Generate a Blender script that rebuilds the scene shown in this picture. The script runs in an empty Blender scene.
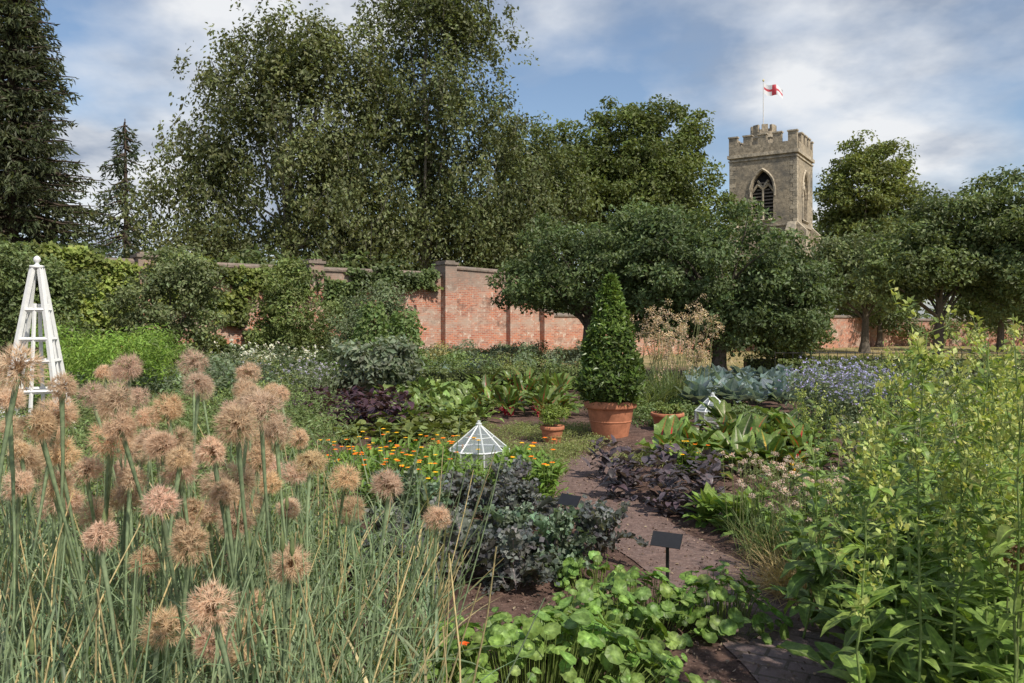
import bpy, math, numpy as np
rng=np.random.default_rng(11)
U=rng.uniform
scene=bpy.context.scene
A=np.array
# ------------------------------------------------------------------ helpers
def norm(v):
    return v/np.maximum(np.linalg.norm(v,axis=-1,keepdims=True),1e-9)
_tab=[[(rng.normal()*1.0*2**i,rng.normal()*1.0*2**i,U(0,6.28),.6**i) for i in range(5) for _ in (0,1)] for _ in range(8)]
def nz(x,y,s=1.,seed=0):
    a=0
    for fx,fy,p,w in _tab[seed]: a=a+w*np.sin(fx*x*s+fy*y*s+p)
    return a/2.2
class Acc:
    def __init__(s): s.v=[];s.c=[];s.f=[];s.n=0
    def add(s,v,f,c,m=0):
        v=np.asarray(v,float).reshape(-1,3); f=np.asarray(f,int)
        c=np.asarray(c,float)
        if c.ndim==1: c=np.tile(c,(len(v),1))
        s.v.append(v);s.c.append(c.reshape(-1,3));s.f.append((f+s.n,m));s.n+=len(v)
    def build(s,name,mats,smooth=False,parent=None,loc=(0,0,0),rotz=0):
        v=np.concatenate(s.v);c=np.concatenate(s.c)
        me=bpy.data.meshes.new(name)
        me.vertices.add(len(v));me.vertices.foreach_set('co',v.astype(np.float32).ravel())
        loops=np.concatenate([f.ravel() for f,_ in s.f])
        tot=np.concatenate([np.full(len(f),f.shape[1]) for f,_ in s.f])
        mi=np.concatenate([np.full(len(f),m) for f,m in s.f])
        st=np.concatenate([[0],np.cumsum(tot)[:-1]])
        me.loops.add(len(loops));me.loops.foreach_set('vertex_index',loops.astype(np.int32))
        me.polygons.add(len(tot));me.polygons.foreach_set('loop_start',st.astype(np.int32))
        for m in mats: me.materials.append(m)
        me.polygons.foreach_set('material_index',mi.astype(np.int32))
        me.polygons.foreach_set('use_smooth',np.full(len(tot),bool(smooth)))
        at=me.color_attributes.new('Col','FLOAT_COLOR','POINT')
        cc=np.ones((len(v),4),np.float32);cc[:,:3]=np.clip(c,0,1);at.data.foreach_set('color',cc.ravel())
        me.update(calc_edges=True)
        o=bpy.data.objects.new(name,me);scene.collection.objects.link(o)
        o.location=loc;o.rotation_euler[2]=rotz
        if parent: o.parent=parent
        return o
def empty(name,loc=(0,0,0),rotz=0):
    e=bpy.data.objects.new(name,None);scene.collection.objects.link(e);e.location=loc;e.rotation_euler[2]=rotz
    e.empty_display_size=.2
    return e
# ------------------------------------------------------------------ materials
def newmat(name):
    m=bpy.data.materials.new(name);m.use_nodes=True;nt=m.node_tree;nt.nodes.clear()
    o=nt.nodes.new('ShaderNodeOutputMaterial');return m,nt,o
def N(nt,t,**k):
    n=nt.nodes.new(t)
    for a,b in k.items(): setattr(n,a,b)
    return n
def mixc(nt,fac,a,b,mode='MIX'):
    n=N(nt,'ShaderNodeMix',data_type='RGBA',blend_type=mode)
    for i,x in ((0,fac),(6,a),(7,b)):
        if isinstance(x,(int,float)): n.inputs[i].default_value=x
        elif isinstance(x,tuple): n.inputs[i].default_value=(*x[:3],1)
        else: nt.links.new(x,n.inputs[i])
    return n.outputs[2]
def noise(nt,scale,detail=4,vec=None,rough=.6):
    n=N(nt,'ShaderNodeTexNoise');n.inputs['Scale'].default_value=scale;n.inputs['Detail'].default_value=detail;n.inputs['Roughness'].default_value=rough
    if vec is not None: nt.links.new(vec,n.inputs['Vector'])
    return n.outputs['Fac']
def ramp(nt,x,a,b):
    n=N(nt,'ShaderNodeMapRange');n.inputs['From Min'].default_value=a;n.inputs['From Max'].default_value=b
    nt.links.new(x,n.inputs['Value']);return n.outputs['Result']
def bump(nt,h,strength,dist):
    b=N(nt,'ShaderNodeBump');b.inputs['Strength'].default_value=strength;b.inputs['Distance'].default_value=dist
    nt.links.new(h,b.inputs['Height']);return b.outputs['Normal']
def leafmat(name,trans=.3,rough=.5,nscale=40,gain=1.,var=True,tint=(1.5,1.45,.7)):
    m,nt,o=newmat(name)
    at=N(nt,'ShaderNodeAttribute',attribute_name='Col')
    if var:
        geo=N(nt,'ShaderNodeNewGeometry')
        f=ramp(nt,noise(nt,nscale,1,geo.outputs['Position']),.3,.7)
        c=mixc(nt,f,(.72*gain,.75*gain,.72*gain),(1.25*gain,1.2*gain,1.15*gain))
    else: c=(gain,gain,gain)
    col=mixc(nt,1.,at.outputs['Color'],c,'MULTIPLY')
    p=N(nt,'ShaderNodeBsdfPrincipled');p.inputs['Roughness'].default_value=rough;p.inputs['Specular IOR Level'].default_value=.35
    nt.links.new(col,p.inputs['Base Color'])
    t=N(nt,'ShaderNodeBsdfTranslucent')
    tc=mixc(nt,1.,col,tint,'MULTIPLY');nt.links.new(tc,t.inputs['Color'])
    mx=N(nt,'ShaderNodeMixShader');mx.inputs[0].default_value=trans
    nt.links.new(p.outputs[0],mx.inputs[1]);nt.links.new(t.outputs[0],mx.inputs[2]);nt.links.new(mx.outputs[0],o.inputs['Surface'])
    return m
def attrmat(name,rough=.8,nscale=20,lo=.7,hi=1.2,bs=.3,bd=.01,spec=.3,n2=0):
    m,nt,o=newmat(name)
    at=N(nt,'ShaderNodeAttribute',attribute_name='Col')
    tc=N(nt,'ShaderNodeTexCoord')
    nn=noise(nt,nscale,6,tc.outputs['Object'],.7)
    f=ramp(nt,nn,.3,.7)
    c=mixc(nt,f,(lo,lo,lo),(hi,hi,hi))
    col=mixc(nt,1.,at.outputs['Color'],c,'MULTIPLY')
    if n2:
        col=mixc(nt,ramp(nt,noise(nt,n2,7,tc.outputs['Object'],.75),.48,.66),col,(.17,.155,.13))
    p=N(nt,'ShaderNodeBsdfPrincipled');p.inputs['Roughness'].default_value=rough;p.inputs['Specular IOR Level'].default_value=spec
    nt.links.new(col,p.inputs['Base Color']);nt.links.new(bump(nt,nn,bs,bd),p.inputs['Normal'])
    nt.links.new(p.outputs[0],o.inputs['Surface']);return m
M_leaf=leafmat('leaf_foliage',.3,.5,6,1.4,False)
M_near=leafmat('leaf_garden',.32,.45,60,1.3)
M_gloss=leafmat('leaf_glossy',.25,.36,45,1.25)
M_fluff=leafmat('seed_fluff',.45,.9,60,1.,False,(1.1,1.05,1.))
M_bark=attrmat('bark',.9,8,.5,1.4,.6,.05)
M_stone=attrmat('flint_stone',.9,4.5,.4,1.3,.7,.05,.3,.55)
M_paint=attrmat('white_paint',.45,15,.86,1.05,.1,.002,.5)
M_terra=attrmat('terracotta',.75,7,.62,1.25,.2,.004)
M_black=attrmat('black_metal',.4,30,.8,1.2,.1,.001,.5)
M_soilbit=attrmat('soil_debris',.95,50,.6,1.3,.5,.005)
def brickmat():
    m,nt,o=newmat('old_red_brick')
    tc=N(nt,'ShaderNodeTexCoord');sp=N(nt,'ShaderNodeSeparateXYZ');nt.links.new(tc.outputs['Object'],sp.inputs[0])
    ad=N(nt,'ShaderNodeMath',operation='ADD');nt.links.new(sp.outputs[0],ad.inputs[0]);nt.links.new(sp.outputs[1],ad.inputs[1])
    cb=N(nt,'ShaderNodeCombineXYZ');nt.links.new(ad.outputs[0],cb.inputs[0]);nt.links.new(sp.outputs[2],cb.inputs[1])
    b=N(nt,'ShaderNodeTexBrick');nt.links.new(cb.outputs[0],b.inputs['Vector'])
    b.inputs['Color1'].default_value=(.58,.21,.115,1);b.inputs['Color2'].default_value=(.33,.12,.08,1);b.inputs['Mortar'].default_value=(.48,.39,.31,1)
    b.inputs['Scale'].default_value=1;b.inputs['Brick Width'].default_value=.225;b.inputs['Row Height'].default_value=.075;b.inputs['Mortar Size'].default_value=.008
    st=N(nt,'ShaderNodeMapping');st.inputs['Scale'].default_value=(1,1,2.2);nt.links.new(tc.outputs['Object'],st.inputs[0])
    c=mixc(nt,ramp(nt,noise(nt,.7,7,st.outputs[0],.75),.47,.62),b.outputs['Color'],(.44,.34,.27))
    c=mixc(nt,ramp(nt,noise(nt,1.1,7,tc.outputs['Object'],.75),.52,.66),c,(.17,.10,.075))
    c=mixc(nt,ramp(nt,noise(nt,5,5,tc.outputs['Object'],.7),.56,.64),c,(.60,.49,.40))
    hi=N(nt,'ShaderNodeMath',operation='ADD');nt.links.new(sp.outputs[2],hi.inputs[0])
    sc=N(nt,'ShaderNodeMath',operation='MULTIPLY');nt.links.new(noise(nt,1.6,5,tc.outputs['Object'],.7),sc.inputs[0]);sc.inputs[1].default_value=3.0
    nt.links.new(sc.outputs[0],hi.inputs[1])
    c=mixc(nt,ramp(nt,hi.outputs[0],4.0,5.6),c,(.24,.19,.155))
    p=N(nt,'ShaderNodeBsdfPrincipled');p.inputs['Roughness'].default_value=.9
    nt.links.new(c,p.inputs['Base Color']);nt.links.new(bump(nt,b.outputs['Fac'],.4,-.01),p.inputs['Normal'])
    nt.links.new(p.outputs[0],o.inputs['Surface']);return m
M_brick=brickmat()
def groundmat():
    m,nt,o=newmat('soil_and_grass')
    geo=N(nt,'ShaderNodeNewGeometry');P=geo.outputs['Position']
    at=N(nt,'ShaderNodeAttribute',attribute_name='Col')
    soil=mixc(nt,ramp(nt,noise(nt,9,8,P,.7),.35,.68),(.06,.036,.03),(.20,.125,.10))
    soil=mixc(nt,ramp(nt,noise(nt,60,4,P),.6,.7),soil,(.30,.22,.18))
    gr=mixc(nt,ramp(nt,noise(nt,.8,8,P,.75),.38,.62),(.15,.15,.055),(.42,.31,.17))
    sp=N(nt,'ShaderNodeSeparateColor');nt.links.new(at.outputs['Color'],sp.inputs[0])
    c=mixc(nt,sp.outputs[0],soil,gr)
    p=N(nt,'ShaderNodeBsdfPrincipled');p.inputs['Roughness'].default_value=.95;p.inputs['Specular IOR Level'].default_value=.15
    nt.links.new(c,p.inputs['Base Color']);nt.links.new(bump(nt,noise(nt,25,8,P,.75),.8,.03),p.inputs['Normal'])
    nt.links.new(p.outputs[0],o.inputs['Surface']);return m
M_ground=groundmat()
def pathmat():
    m,nt,o=newmat('old_brick_paving')
    geo=N(nt,'ShaderNodeNewGeometry');P=geo.outputs['Position']
    mp=N(nt,'ShaderNodeMapping');mp.inputs['Rotation'].default_value=(0,0,.5);nt.links.new(P,mp.inputs[0])
    b=N(nt,'ShaderNodeTexBrick');nt.links.new(mp.outputs[0],b.inputs['Vector'])
    b.inputs['Color1'].default_value=(.17,.11,.10,1);b.inputs['Color2'].default_value=(.22,.165,.16,1);b.inputs['Mortar'].default_value=(.10,.075,.06,1)
    b.inputs['Scale'].default_value=1;b.inputs['Brick Width'].default_value=.23;b.inputs['Row Height'].default_value=.115;b.inputs['Mortar Size'].default_value=.01
    soil=mixc(nt,ramp(nt,noise(nt,14,8,P,.75),.35,.65),(.10,.062,.052),(.23,.15,.125))
    sp=N(nt,'ShaderNodeSeparateXYZ');nt.links.new(P,sp.inputs[0])
    far=ramp(nt,sp.outputs[1],4.2,6.2)
    cov=N(nt,'ShaderNodeMath',operation='ADD');nt.links.new(ramp(nt,noise(nt,4,8,P,.75),.46,.62),cov.inputs[0]);nt.links.new(far,cov.inputs[1]);cov.use_clamp=True
    c=mixc(nt,cov.outputs[0],b.outputs['Color'],soil)
    c=mixc(nt,ramp(nt,noise(nt,45,5,P,.7),.58,.7),c,(.34,.27,.23))
    p=N(nt,'ShaderNodeBsdfPrincipled');p.inputs['Roughness'].default_value=.9
    nt.links.new(c,p.inputs['Base Color'])
    nt.links.new(bump(nt,noise(nt,30,8,P,.7),.8,.02),p.inputs['Normal'])
    nt.links.new(p.outputs[0],o.inputs['Surface']);return m
M_path=pathmat()
def glassmat():
    m,nt,o=newmat('cloche_glass')
    t=N(nt,'ShaderNodeBsdfTransparent');g=N(nt,'ShaderNodeBsdfGlossy');g.inputs['Roughness'].default_value=.08
    d=N(nt,'ShaderNodeBsdfDiffuse');d.inputs[0].default_value=(.6,.66,.66,1)
    a=N(nt,'ShaderNodeMixShader');a.inputs[0].default_value=.3;nt.links.new(t.outputs[0],a.inputs[1]);nt.links.new(g.outputs[0],a.inputs[2])
    b=N(nt,'ShaderNodeMixShader');b.inputs[0].default_value=.2;nt.links.new(a.outputs[0],b.inputs[1]);nt.links.new(d.outputs[0],b.inputs[2])
    nt.links.new(b.outputs[0],o.inputs['Surface']);return m
M_glass=glassmat()
# ------------------------------------------------------------------ geometry primitives
def leafcloud(acc,P,size,col,out=None,asp=.5,up=.5,m=0,jit=.22,dirv=None,rnd=.7):
    n=len(P)
    if n==0: return
    Nn=rng.normal(size=(n,3))*rnd
    if out is not None: Nn=Nn+out*.8
    Nn[:,2]+=up;Nn=norm(Nn)
    D=rng.normal(size=(n,3))
    if dirv is not None: D=D*.45+dirv
    D=norm(D-(D*Nn).sum(1,keepdims=True)*Nn);S=np.cross(Nn,D)
    s=(size*U(.6,1.35,n))[:,None]
    v=np.stack([P,P+D*.5*s+S*(asp/2)*s+Nn*.1*s,P+D*s-Nn*.05*s,P+D*.45*s-S*(asp/2)*s+Nn*.1*s],1)
    f=(np.arange(n)*4)[:,None]+A([0,1,2,3])
    col=np.asarray(col,float)
    c=np.broadcast_to(col,(n,3))*U(1-jit,1+jit,(n,1))*U(.92,1.08,(n,3))
    acc.add(v,f,np.repeat(c,4,0),m)
def tubes(acc,P,R,col,sides=5,m=0):
    P=np.asarray(P,float);n,k,_=P.shape;R=np.broadcast_to(np.asarray(R,float),(n,k))
    T=norm(np.gradient(P,axis=1));mt=norm(P[:,-1]-P[:,0])
    ref=np.where(np.abs(mt[:,2:3])>.7,A([[1.,.15,0]]),A([[0.,.1,1.]]))[:,None,:]
    Uv=norm(np.cross(T,np.broadcast_to(ref,T.shape)));V=np.cross(T,Uv)
    a=np.arange(sides)*2*math.pi/sides
    v=P[:,:,None,:]+R[:,:,None,None]*(np.cos(a)[:,None]*Uv[:,:,None,:]+np.sin(a)[:,None]*V[:,:,None,:])
    i=np.arange(n)[:,None,None]*k*sides+np.arange(k-1)[None,:,None]*sides
    j=np.arange(sides)[None,None,:];j2=(j+1)%sides
    f=np.stack([i+j,i+j2,i+sides+j2,i+sides+j],-1).reshape(-1,4)
    col=np.asarray(col,float)
    if col.ndim==1: c=col
    elif col.ndim==2: c=np.repeat(col,k*sides,0)
    else: c=np.repeat(col.reshape(-1,3),sides,0)
    acc.add(v,f,c,m)
def box(acc,c,s,col,m=0,rot=None):
    x,y,z=[a/2 for a in s]
    v=A([[-x,-y,-z],[x,-y,-z],[x,y,-z],[-x,y,-z],[-x,-y,z],[x,-y,z],[x,y,z],[-x,y,z]])
    if rot is not None: v=v@A(rot).T
    v=v+A(c)
    acc.add(v,[[0,3,2,1],[4,5,6,7],[0,1,5,4],[1,2,6,5],[2,3,7,6],[3,0,4,7]],col,m)
def bar(acc,p,q,w,col,m=0):
    tubes(acc,A([[p,q]],float),w*.707,col,4,m)
def lathe(acc,prof,c,col,seg=28,m=0):
    prof=A(prof,float);a=np.arange(seg)*2*math.pi/seg
    v=np.stack([prof[:,0,None]*np.cos(a),prof[:,0,None]*np.sin(a),np.repeat(prof[:,1,None],seg,1)],-1)+A(c)
    k=len(prof);i=np.arange(k-1)[:,None]*seg;j=np.arange(seg)[None]
    f=np.stack([i+j,i+(j+1)%seg,i+seg+(j+1)%seg,i+seg+j],-1).reshape(-1,4)
    acc.add(v,f,col,m)
def prof_leaf(t): return np.sin(np.pi*np.clip(t,0,1)**.8)**.8
def strips(acc,B,az,el,L,W,curl,seg=6,cols=(-1,0,1),prof='leaf',fold=.25,ruf=0,col=(.1,.15,.05),rib=None,pet=0,petw=.1,m=0,jit=.18,twist=0,frill=0,frillcol=None):
    n=len(B);B=np.asarray(B,float)
    bc=lambda x:np.broadcast_to(np.asarray(x,float),(n,))
    az,el,L,W,curl=map(bc,(az,el,L,W,curl))
    h=np.stack([np.cos(az),np.sin(az),0*az],-1)
    sd=np.stack([-np.sin(az),np.cos(az),0*az],-1)
    p=B.copy();V=[];C=[]
    col=np.asarray(col,float);base=np.broadcast_to(col,(n,3))*U(1-jit,1+jit,(n,1))*U(.93,1.07,(n,3))
    cols=A(cols,float);nc=len(cols)
    bend=U(-.35,.35,n)*(1 if twist else 0)
    for k in range(seg+1):
        t=k/seg;e=el-curl*t
        d=h*np.cos(e)[:,None]+np.array([0,0,1.])*np.sin(e)[:,None]
        if k>0: p=p+d*(L/seg)[:,None]+sd*(bend*L/seg*t)[:,None]
        nr=np.cross(d,sd);nr=nr*np.sign(nr[:,2:3]+1e-6)
        if prof=='leaf': w=prof_leaf(t) if 0<t<1 else .03
        elif prof=='grass': w=max((1-t)**.8,.03)*min(1,.5+t*3)
        w=w if t>=pet else 0
        if pet>0: 
            tt=(t-pet)/(1-pet)
            w=max(prof_leaf(tt) if 0<tt<1 else 0,petw if tt<.9 else .02)
        off=cols[None,:,None]*(W/2*w)[:,None,None]*sd[:,None,:]
        lift=np.abs(cols)[None,:]*(W/2*w*fold)[:,None]
        if ruf: lift=lift+rng.normal(size=(n,nc))*np.abs(cols)**2*(W*ruf*min(w*2,1))[:,None]
        v=p[:,None,:]+off+nr[:,None,:]*lift[:,:,None]
        V.append(v)
        if frill and t>pet:
            for e_ in (0,-1):
                Q=np.repeat(v[:,e_],frill,0)+rng.normal(size=(n*frill,3))*.012
                leafcloud(acc,Q,.034,np.repeat(base*1.15 if frillcol is None else np.broadcast_to(A(frillcol),(n,3)),frill,0),out=np.repeat(nr,frill,0)*.4,asp=1.1,jit=.35,rnd=1.)
        cc=np.repeat(base[:,None,:],nc,1)
        if ruf: cc=cc*U(.8,1.2,(n,nc,1))
        if rib is not None:
            rc=np.asarray(rib,float);rc=np.broadcast_to(rc,(n,3))
            for j,q in enumerate(cols):
                if abs(q)<.1 or (pet>0 and t<pet): cc[:,j,:]=rc*(1 if t<.7 else .4)+cc[:,j,:]*(0 if t<.7 else .6)
        C.append(cc)
    V=np.stack(V,1);C=np.stack(C,1)
    i=np.arange(n)[:,None,None]*(seg+1)*nc+np.arange(seg)[None,:,None]*nc+np.arange(nc-1)[None,None,:]
    f=np.stack([i,i+1,i+nc+1,i+nc],-1).reshape(-1,4)
    acc.add(V,f,C.reshape(-1,3),m)
def rosettes(acc,C,per,L,W,el=(.3,1.3),curl=(.3,1.2),spread=.04,z0=0,**k):
    C=np.asarray(C,float);n=len(C)*per
    B=np.repeat(C,per,0)
    if B.shape[1]==2: B=np.concatenate([B,np.full((n,1),z0)],1)
    B=B+np.concatenate([rng.normal(size=(n,2))*spread,np.zeros((n,1))],1)
    sc=np.repeat(U(.8,1.2,len(C)),per)
    strips(acc,B,U(0,6.283,n),U(*el,n),L*U(.65,1.15,n)*sc,W*U(.7,1.15,n)*sc,U(*curl,n),**k)
def scat(x0,x1,y0,y1,n):
    return np.stack([U(x0,x1,n),U(y0,y1,n)],-1)
def ell(cx,cy,rx,ry,n):
    a=U(0,6.283,n);r=np.sqrt(U(0,1,n));return np.stack([cx+rx*r*np.cos(a),cy+ry*r*np.sin(a)],-1)
def sph(n): return norm(rng.normal(size=(n,3)))
def blobs(acc,C,R,per,size,col,asp=.5,flat=.8,m=0,var=.25,**k):
    C=np.asarray(C,float);n=len(C);R=np.broadcast_to(np.asarray(R,float),(n,))
    d=sph(n*per);d[:,2]=np.where(d[:,2]<-.3,-d[:,2],d[:,2]);r=U(.35,1,n*per)**.6
    Rr=np.repeat(R,per)[:,None]
    P=np.repeat(C,per,0)+d*r[:,None]*Rr*A([1,1,flat])
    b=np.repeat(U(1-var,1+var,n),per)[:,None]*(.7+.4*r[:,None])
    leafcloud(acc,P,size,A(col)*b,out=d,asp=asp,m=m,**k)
# ------------------------------------------------------------------ trees
def tree(name,x,y,th,tr,lobes,ncl,per,clr,ls,col,mode='round',asp=.55,nbr=26,bark=(.12,.1,.08),lean=0,var=.35,core=.5,wob=.13):
    acc=Acc();L=A(lobes,float)
    w=(L[:,3]*L[:,4]*L[:,5])**.67;w/=w.sum()
    id=rng.choice(len(L),ncl,p=w);d=sph(ncl)
    r=U(.12,1,ncl)**core*(1+wob*nz(d[:,0]*3+id,d[:,2]*3+d[:,1]*2,1,3))
    C=L[id,:3]+d*r[:,None]*L[id,3:6]
    C=C[C[:,2]>.3*ls]if mode=='round' else C[C[:,2]>2]
    ncl=len(C);d=d[:ncl]
    br=U(1-var,1+var,ncl)
    cr=clr*U(.6,1.35,ncl)
    rep=lambda a:np.repeat(a,per,0)
    ce=A([(L[:,0]*w).sum(),(L[:,1]*w).sum(),(L[:,2]*w).sum()])
    if mode=='round':
        off=rng.normal(size=(ncl*per,3));off=norm(off)*U(.2,1,(ncl*per,1))**.5
        P=rep(C)+off*rep(cr)[:,None]*A([1,1,.62])
        out=norm(norm(rep(C)-ce)*.6+off)
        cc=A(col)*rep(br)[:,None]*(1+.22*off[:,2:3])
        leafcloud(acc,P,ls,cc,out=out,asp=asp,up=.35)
    else:
        ns=7
        so=rng.normal(size=(ncl*ns,3))*np.repeat(cr,ns)[:,None]*A([.75,.75,.4])
        S=np.repeat(C,ns,0)+so
        SL=U(.4,1.9,ncl*ns)*(clr/1.0);sway=rng.normal(size=(ncl*ns,2))*.35
        q=per//ns;t=U(0,1,(ncl*ns*q))
        S2=np.repeat(S,q,0);L2=np.repeat(SL,q);sw=np.repeat(sway,q,0)
        P=S2+np.stack([sw[:,0]*t*L2,sw[:,1]*t*L2,-L2*t],-1)+rng.normal(size=(len(t),3))*.2
        out=norm(S2-ce)
        b=np.repeat(np.repeat(br,ns)*U(.8,1.2,ncl*ns),q)[:,None]
        leafcloud(acc,P,ls,A(col)*b,out=out*.8,asp=asp,up=.3,dirv=A([0,0,-.6]))
        k=max(1,len(S)//5);S3=S[:k];e=S3+np.stack([sway[:k,0]*SL[:k],sway[:k,1]*SL[:k],-SL[:k]],-1)
        tubes(acc,np.stack([S3,e],1),.015,A(bark)*.6,3,1)
    top=L[:,2].max()*.95+.3*L[:,5].max()
    zs=np.linspace(-.1,top,9);f=np.clip(1-zs/top*.93,.05,1)
    px=lean*zs/top+.15*np.sin(zs*.7)*tr*2;tp=np.stack([px,.1*np.sin(zs*.5+1)*tr*3,zs],-1)
    rr=tr*f;rr[0]*=1.5
    tubes(acc,tp[None],rr[None],bark,9,1)
    ids=rng.choice(ncl,min(nbr,ncl),replace=False);E=C[ids]
    z0=np.clip(th+U(0,.55,len(E))*(E[:,2]-th),th*.85,top*.9)
    S=np.stack([np.interp(z0,zs,tp[:,0]),np.interp(z0,zs,tp[:,1]),z0],-1)
    t=np.linspace(0,1,7)[None,:,None]
    mid=(S+E)/2+A([0,0,1.])*np.abs(E[:,2:3]-S[:,2:3])*.15+rng.normal(size=S.shape)*.06*np.linalg.norm(E-S,axis=1)[:,None]
    Pb=(1-t)**2*S[:,None]+2*t*(1-t)*mid[:,None]+t*t*E[:,None]
    Rb=(tr*.42*U(.5,1,(len(E),1)))*(1-.85*np.linspace(0,1,7)[None])*np.clip(1.1-z0/top,.25,1)[:,None]
    tubes(acc,Pb,Rb,bark,5,1)
    return acc.build(name,[M_leaf,M_bark],loc=(x,y,0))
def conifer(name,x,y,h,R,col,nlev=34,nb=9,z0=1.5,per=95,ls=.5,dens=1.,droop=.35,seed=0):
    acc=Acc();bp=[];P=[];cl=[];dv=[]
    tubes(acc,A([[[0,0,0],[.1,0,h*.5],[0,0,h]]]),A([[h*.02,h*.012,.03]]),(.09,.065,.05),8,1)
    for i in range(nlev):
        f=i/nlev;z=z0+(h-z0)*f
        rad=R*(1-f)**.75*(1+.12*math.sin(i*1.7))+.25
        for j in range(nb):
            if rng.random()>dens: continue
            a=U(0,6.283);r=rad*U(.6,1.12)
            t=np.linspace(0,1,6)
            zz=z+U(-.4,.4)-droop*r*t**1.3+.25*r*np.clip(t-.6,0,1)
            pp=np.stack([np.cos(a)*r*t,np.sin(a)*r*t,zz],-1);bp.append(pp)
            k=int(per*r/R)+8;tt=U(.12,1,k)**.8
            q=np.stack([np.interp(tt,t,pp[:,c]) for c in range(3)],-1)
            lat=(U(-1,1,k)*.28*r*(1.15-tt))
            q=q+np.stack([-np.sin(a)*lat,np.cos(a)*lat,-np.abs(rng.normal(size=k))*.28-.12*np.abs(lat)],-1)
            P.append(q);cl.append(np.full(k,U(.6,1.3)));dv.append(np.tile([np.cos(a)*.7,np.sin(a)*.7,-.7],(k,1)))
    P=np.concatenate(P);cl=np.concatenate(cl)[:,None];dv=np.concatenate(dv)
    leafcloud(acc,P,ls,A(col)*cl,asp=.32,up=.3,dirv=dv)
    tubes(acc,A(bp),np.linspace(.07,.012,6)[None]*h/15,(.08,.06,.045),4,1)
    return acc.build(name,[M_leaf,M_bark],loc=(x,y,0))
conifer('spruce_tree',-30.2,48,25,6.6,(.062,.075,.036),nlev=48,nb=14,per=95,ls=.4,z0=1.5,droop=.25)
conifer('larch_tree',-24.3,50,14.4,3.0,(.062,.082,.045),nlev=24,nb=6,per=60,ls=.34,z0=2.5,dens=.75,droop=.45)
tree('birch_tree',-12.6,45,4,.42,[(0,0,13.3,4.9,4.5,5.4),(-4.6,0,8.6,3.4,3,4.6),(3,0,8.5,3.8,3.5,5),(1.4,0,16.8,3,3,3.0),(-.6,0,5.5,5.6,3.5,3.2),(-2.2,0,15.2,2.2,2,2.6)],400,175,1.15,.25,(.112,.128,.055),mode='weep',bark=(.22,.2,.17),asp=.6,core=.4)
tree('birch_tree',-5.2,48,4,.42,[(0,0,17,4.4,4,6),(-1.4,0,10,4.6,4,5.5),(3.2,0,10.5,4,3.5,5.2),(1,0,21,2.6,3,2.4),(0.5,1,5.5,6.4,3,3.8)],400,175,1.15,.25,(.095,.112,.047),mode='weep',bark=(.2,.18,.15),asp=.6,core=.4)
tree('ash_tree',1.2,53,4,.4,[(0,0,9,3.8,3.5,4.2),(0,0,13,2.4,2.4,3),(-2,0,6,3,3,4)],190,168,1.1,.27,(.085,.105,.04),mode='weep',asp=.6)
tree('lime_tree',9.4,60,4,.6,[(0,0,11.5,6.1,6,6.4),(1.0,0,14.6,4.6,4,4.6),(-4.4,0,12,3.8,4,4.4),(4,0,8,4,4,5)],640,100,1.05,.32,(.085,.108,.03),wob=.06)
tree('oak_tree',35.6,80,4,.6,[(0,0,12.5,5.0,5,6.6),(.3,0,15.0,4.6,4,5.4),(-.4,0,8,5.1,5,5),(0,0,5,5,5,5)],640,95,1.05,.36,(.11,.13,.036),wob=.05,core=.4)
tree('mulberry_tree',2.4,25.5,1.2,.25,[(0,0,3.5,2.3,2.2,1.55),(-1.7,0,3.0,1.2,1.5,1.05),(1.6,0,3.8,1.8,2,1.6),(1.7,0,2.0,1.3,1.6,.9)],300,110,.48,.14,(.08,.11,.042),nbr=30,core=.33)
tree('mulberry_tree',6.1,23.5,1.2,.25,[(0,0,3.2,2.2,2.2,1.95),(1.8,0,2.4,1.5,1.6,1.6),(-1.6,0,3.5,1.6,1.8,1.5),(.6,0,1.6,2.4,1.8,1.0)],320,110,.48,.14,(.076,.106,.042),nbr=30,core=.33)
tree('apple_tree',8.5,24.5,1.1,.2,[(0,0,2.2,1.35,1.4,1.7)],120,100,.42,.14,(.078,.108,.04),nbr=20,core=.33)
tree('apple_tree',18.6,42,1.6,.24,[(0,0,4.1,2.9,2.4,2.1),(-1.2,0,5.0,1.6,1.4,1.3)],190,90,.6,.2,(.12,.145,.065),nbr=24)
tree('apple_tree',16.6,31,1.6,.22,[(0,0,4.2,2.7,2.4,2.1),(1.9,0,5.5,2.6,2.2,2.0),(-1.8,0,3.7,1.5,1.6,1.4)],330,90,.55,.17,(.105,.135,.052),nbr=28)
tree('apple_tree',20.3,30,1.5,.22,[(0,0,4.4,2.9,2.4,2.8),(-1.6,0,3.3,1.8,1.6,1.4)],260,90,.55,.17,(.095,.125,.05),nbr=22)
tree('apple_tree',27,44,1.6,.22,[(0,0,3.9,3.6,2.6,2.3)],170,90,.6,.22,(.10,.13,.052),nbr=22)
tree('apple_tree',24,52,1.6,.22,[(0,0,3.6,3.2,2.6,2.3)],130,90,.6,.22,(.10,.13,.052),nbr=20)
def shrub(name,x,y,lobes,ncl,col,ls=.12,clr=.4,per=100,tr=.07): 
    return tree(name,x,y,.5,tr,lobes,ncl,per,clr,ls,col,nbr=14,core=.4,var=.4)
shrub('pear_tree',-9.6,22.3,[(0,0,1.9,1.45,.9,1.85),(.5,0,3,.8,.7,.75)],130,(.12,.145,.065))
shrub('fig_shrub',-12.3,21,[(0,0,1.7,1.5,.9,1.6),(-.6,0,2.8,1.0,.7,.9)],120,(.10,.13,.05))
shrub('pear_tree',-7.0,24.7,[(0,0,1.6,1.0,.8,1.6),(0,0,2.9,.7,.5,.7)],90,(.12,.15,.05))
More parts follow.
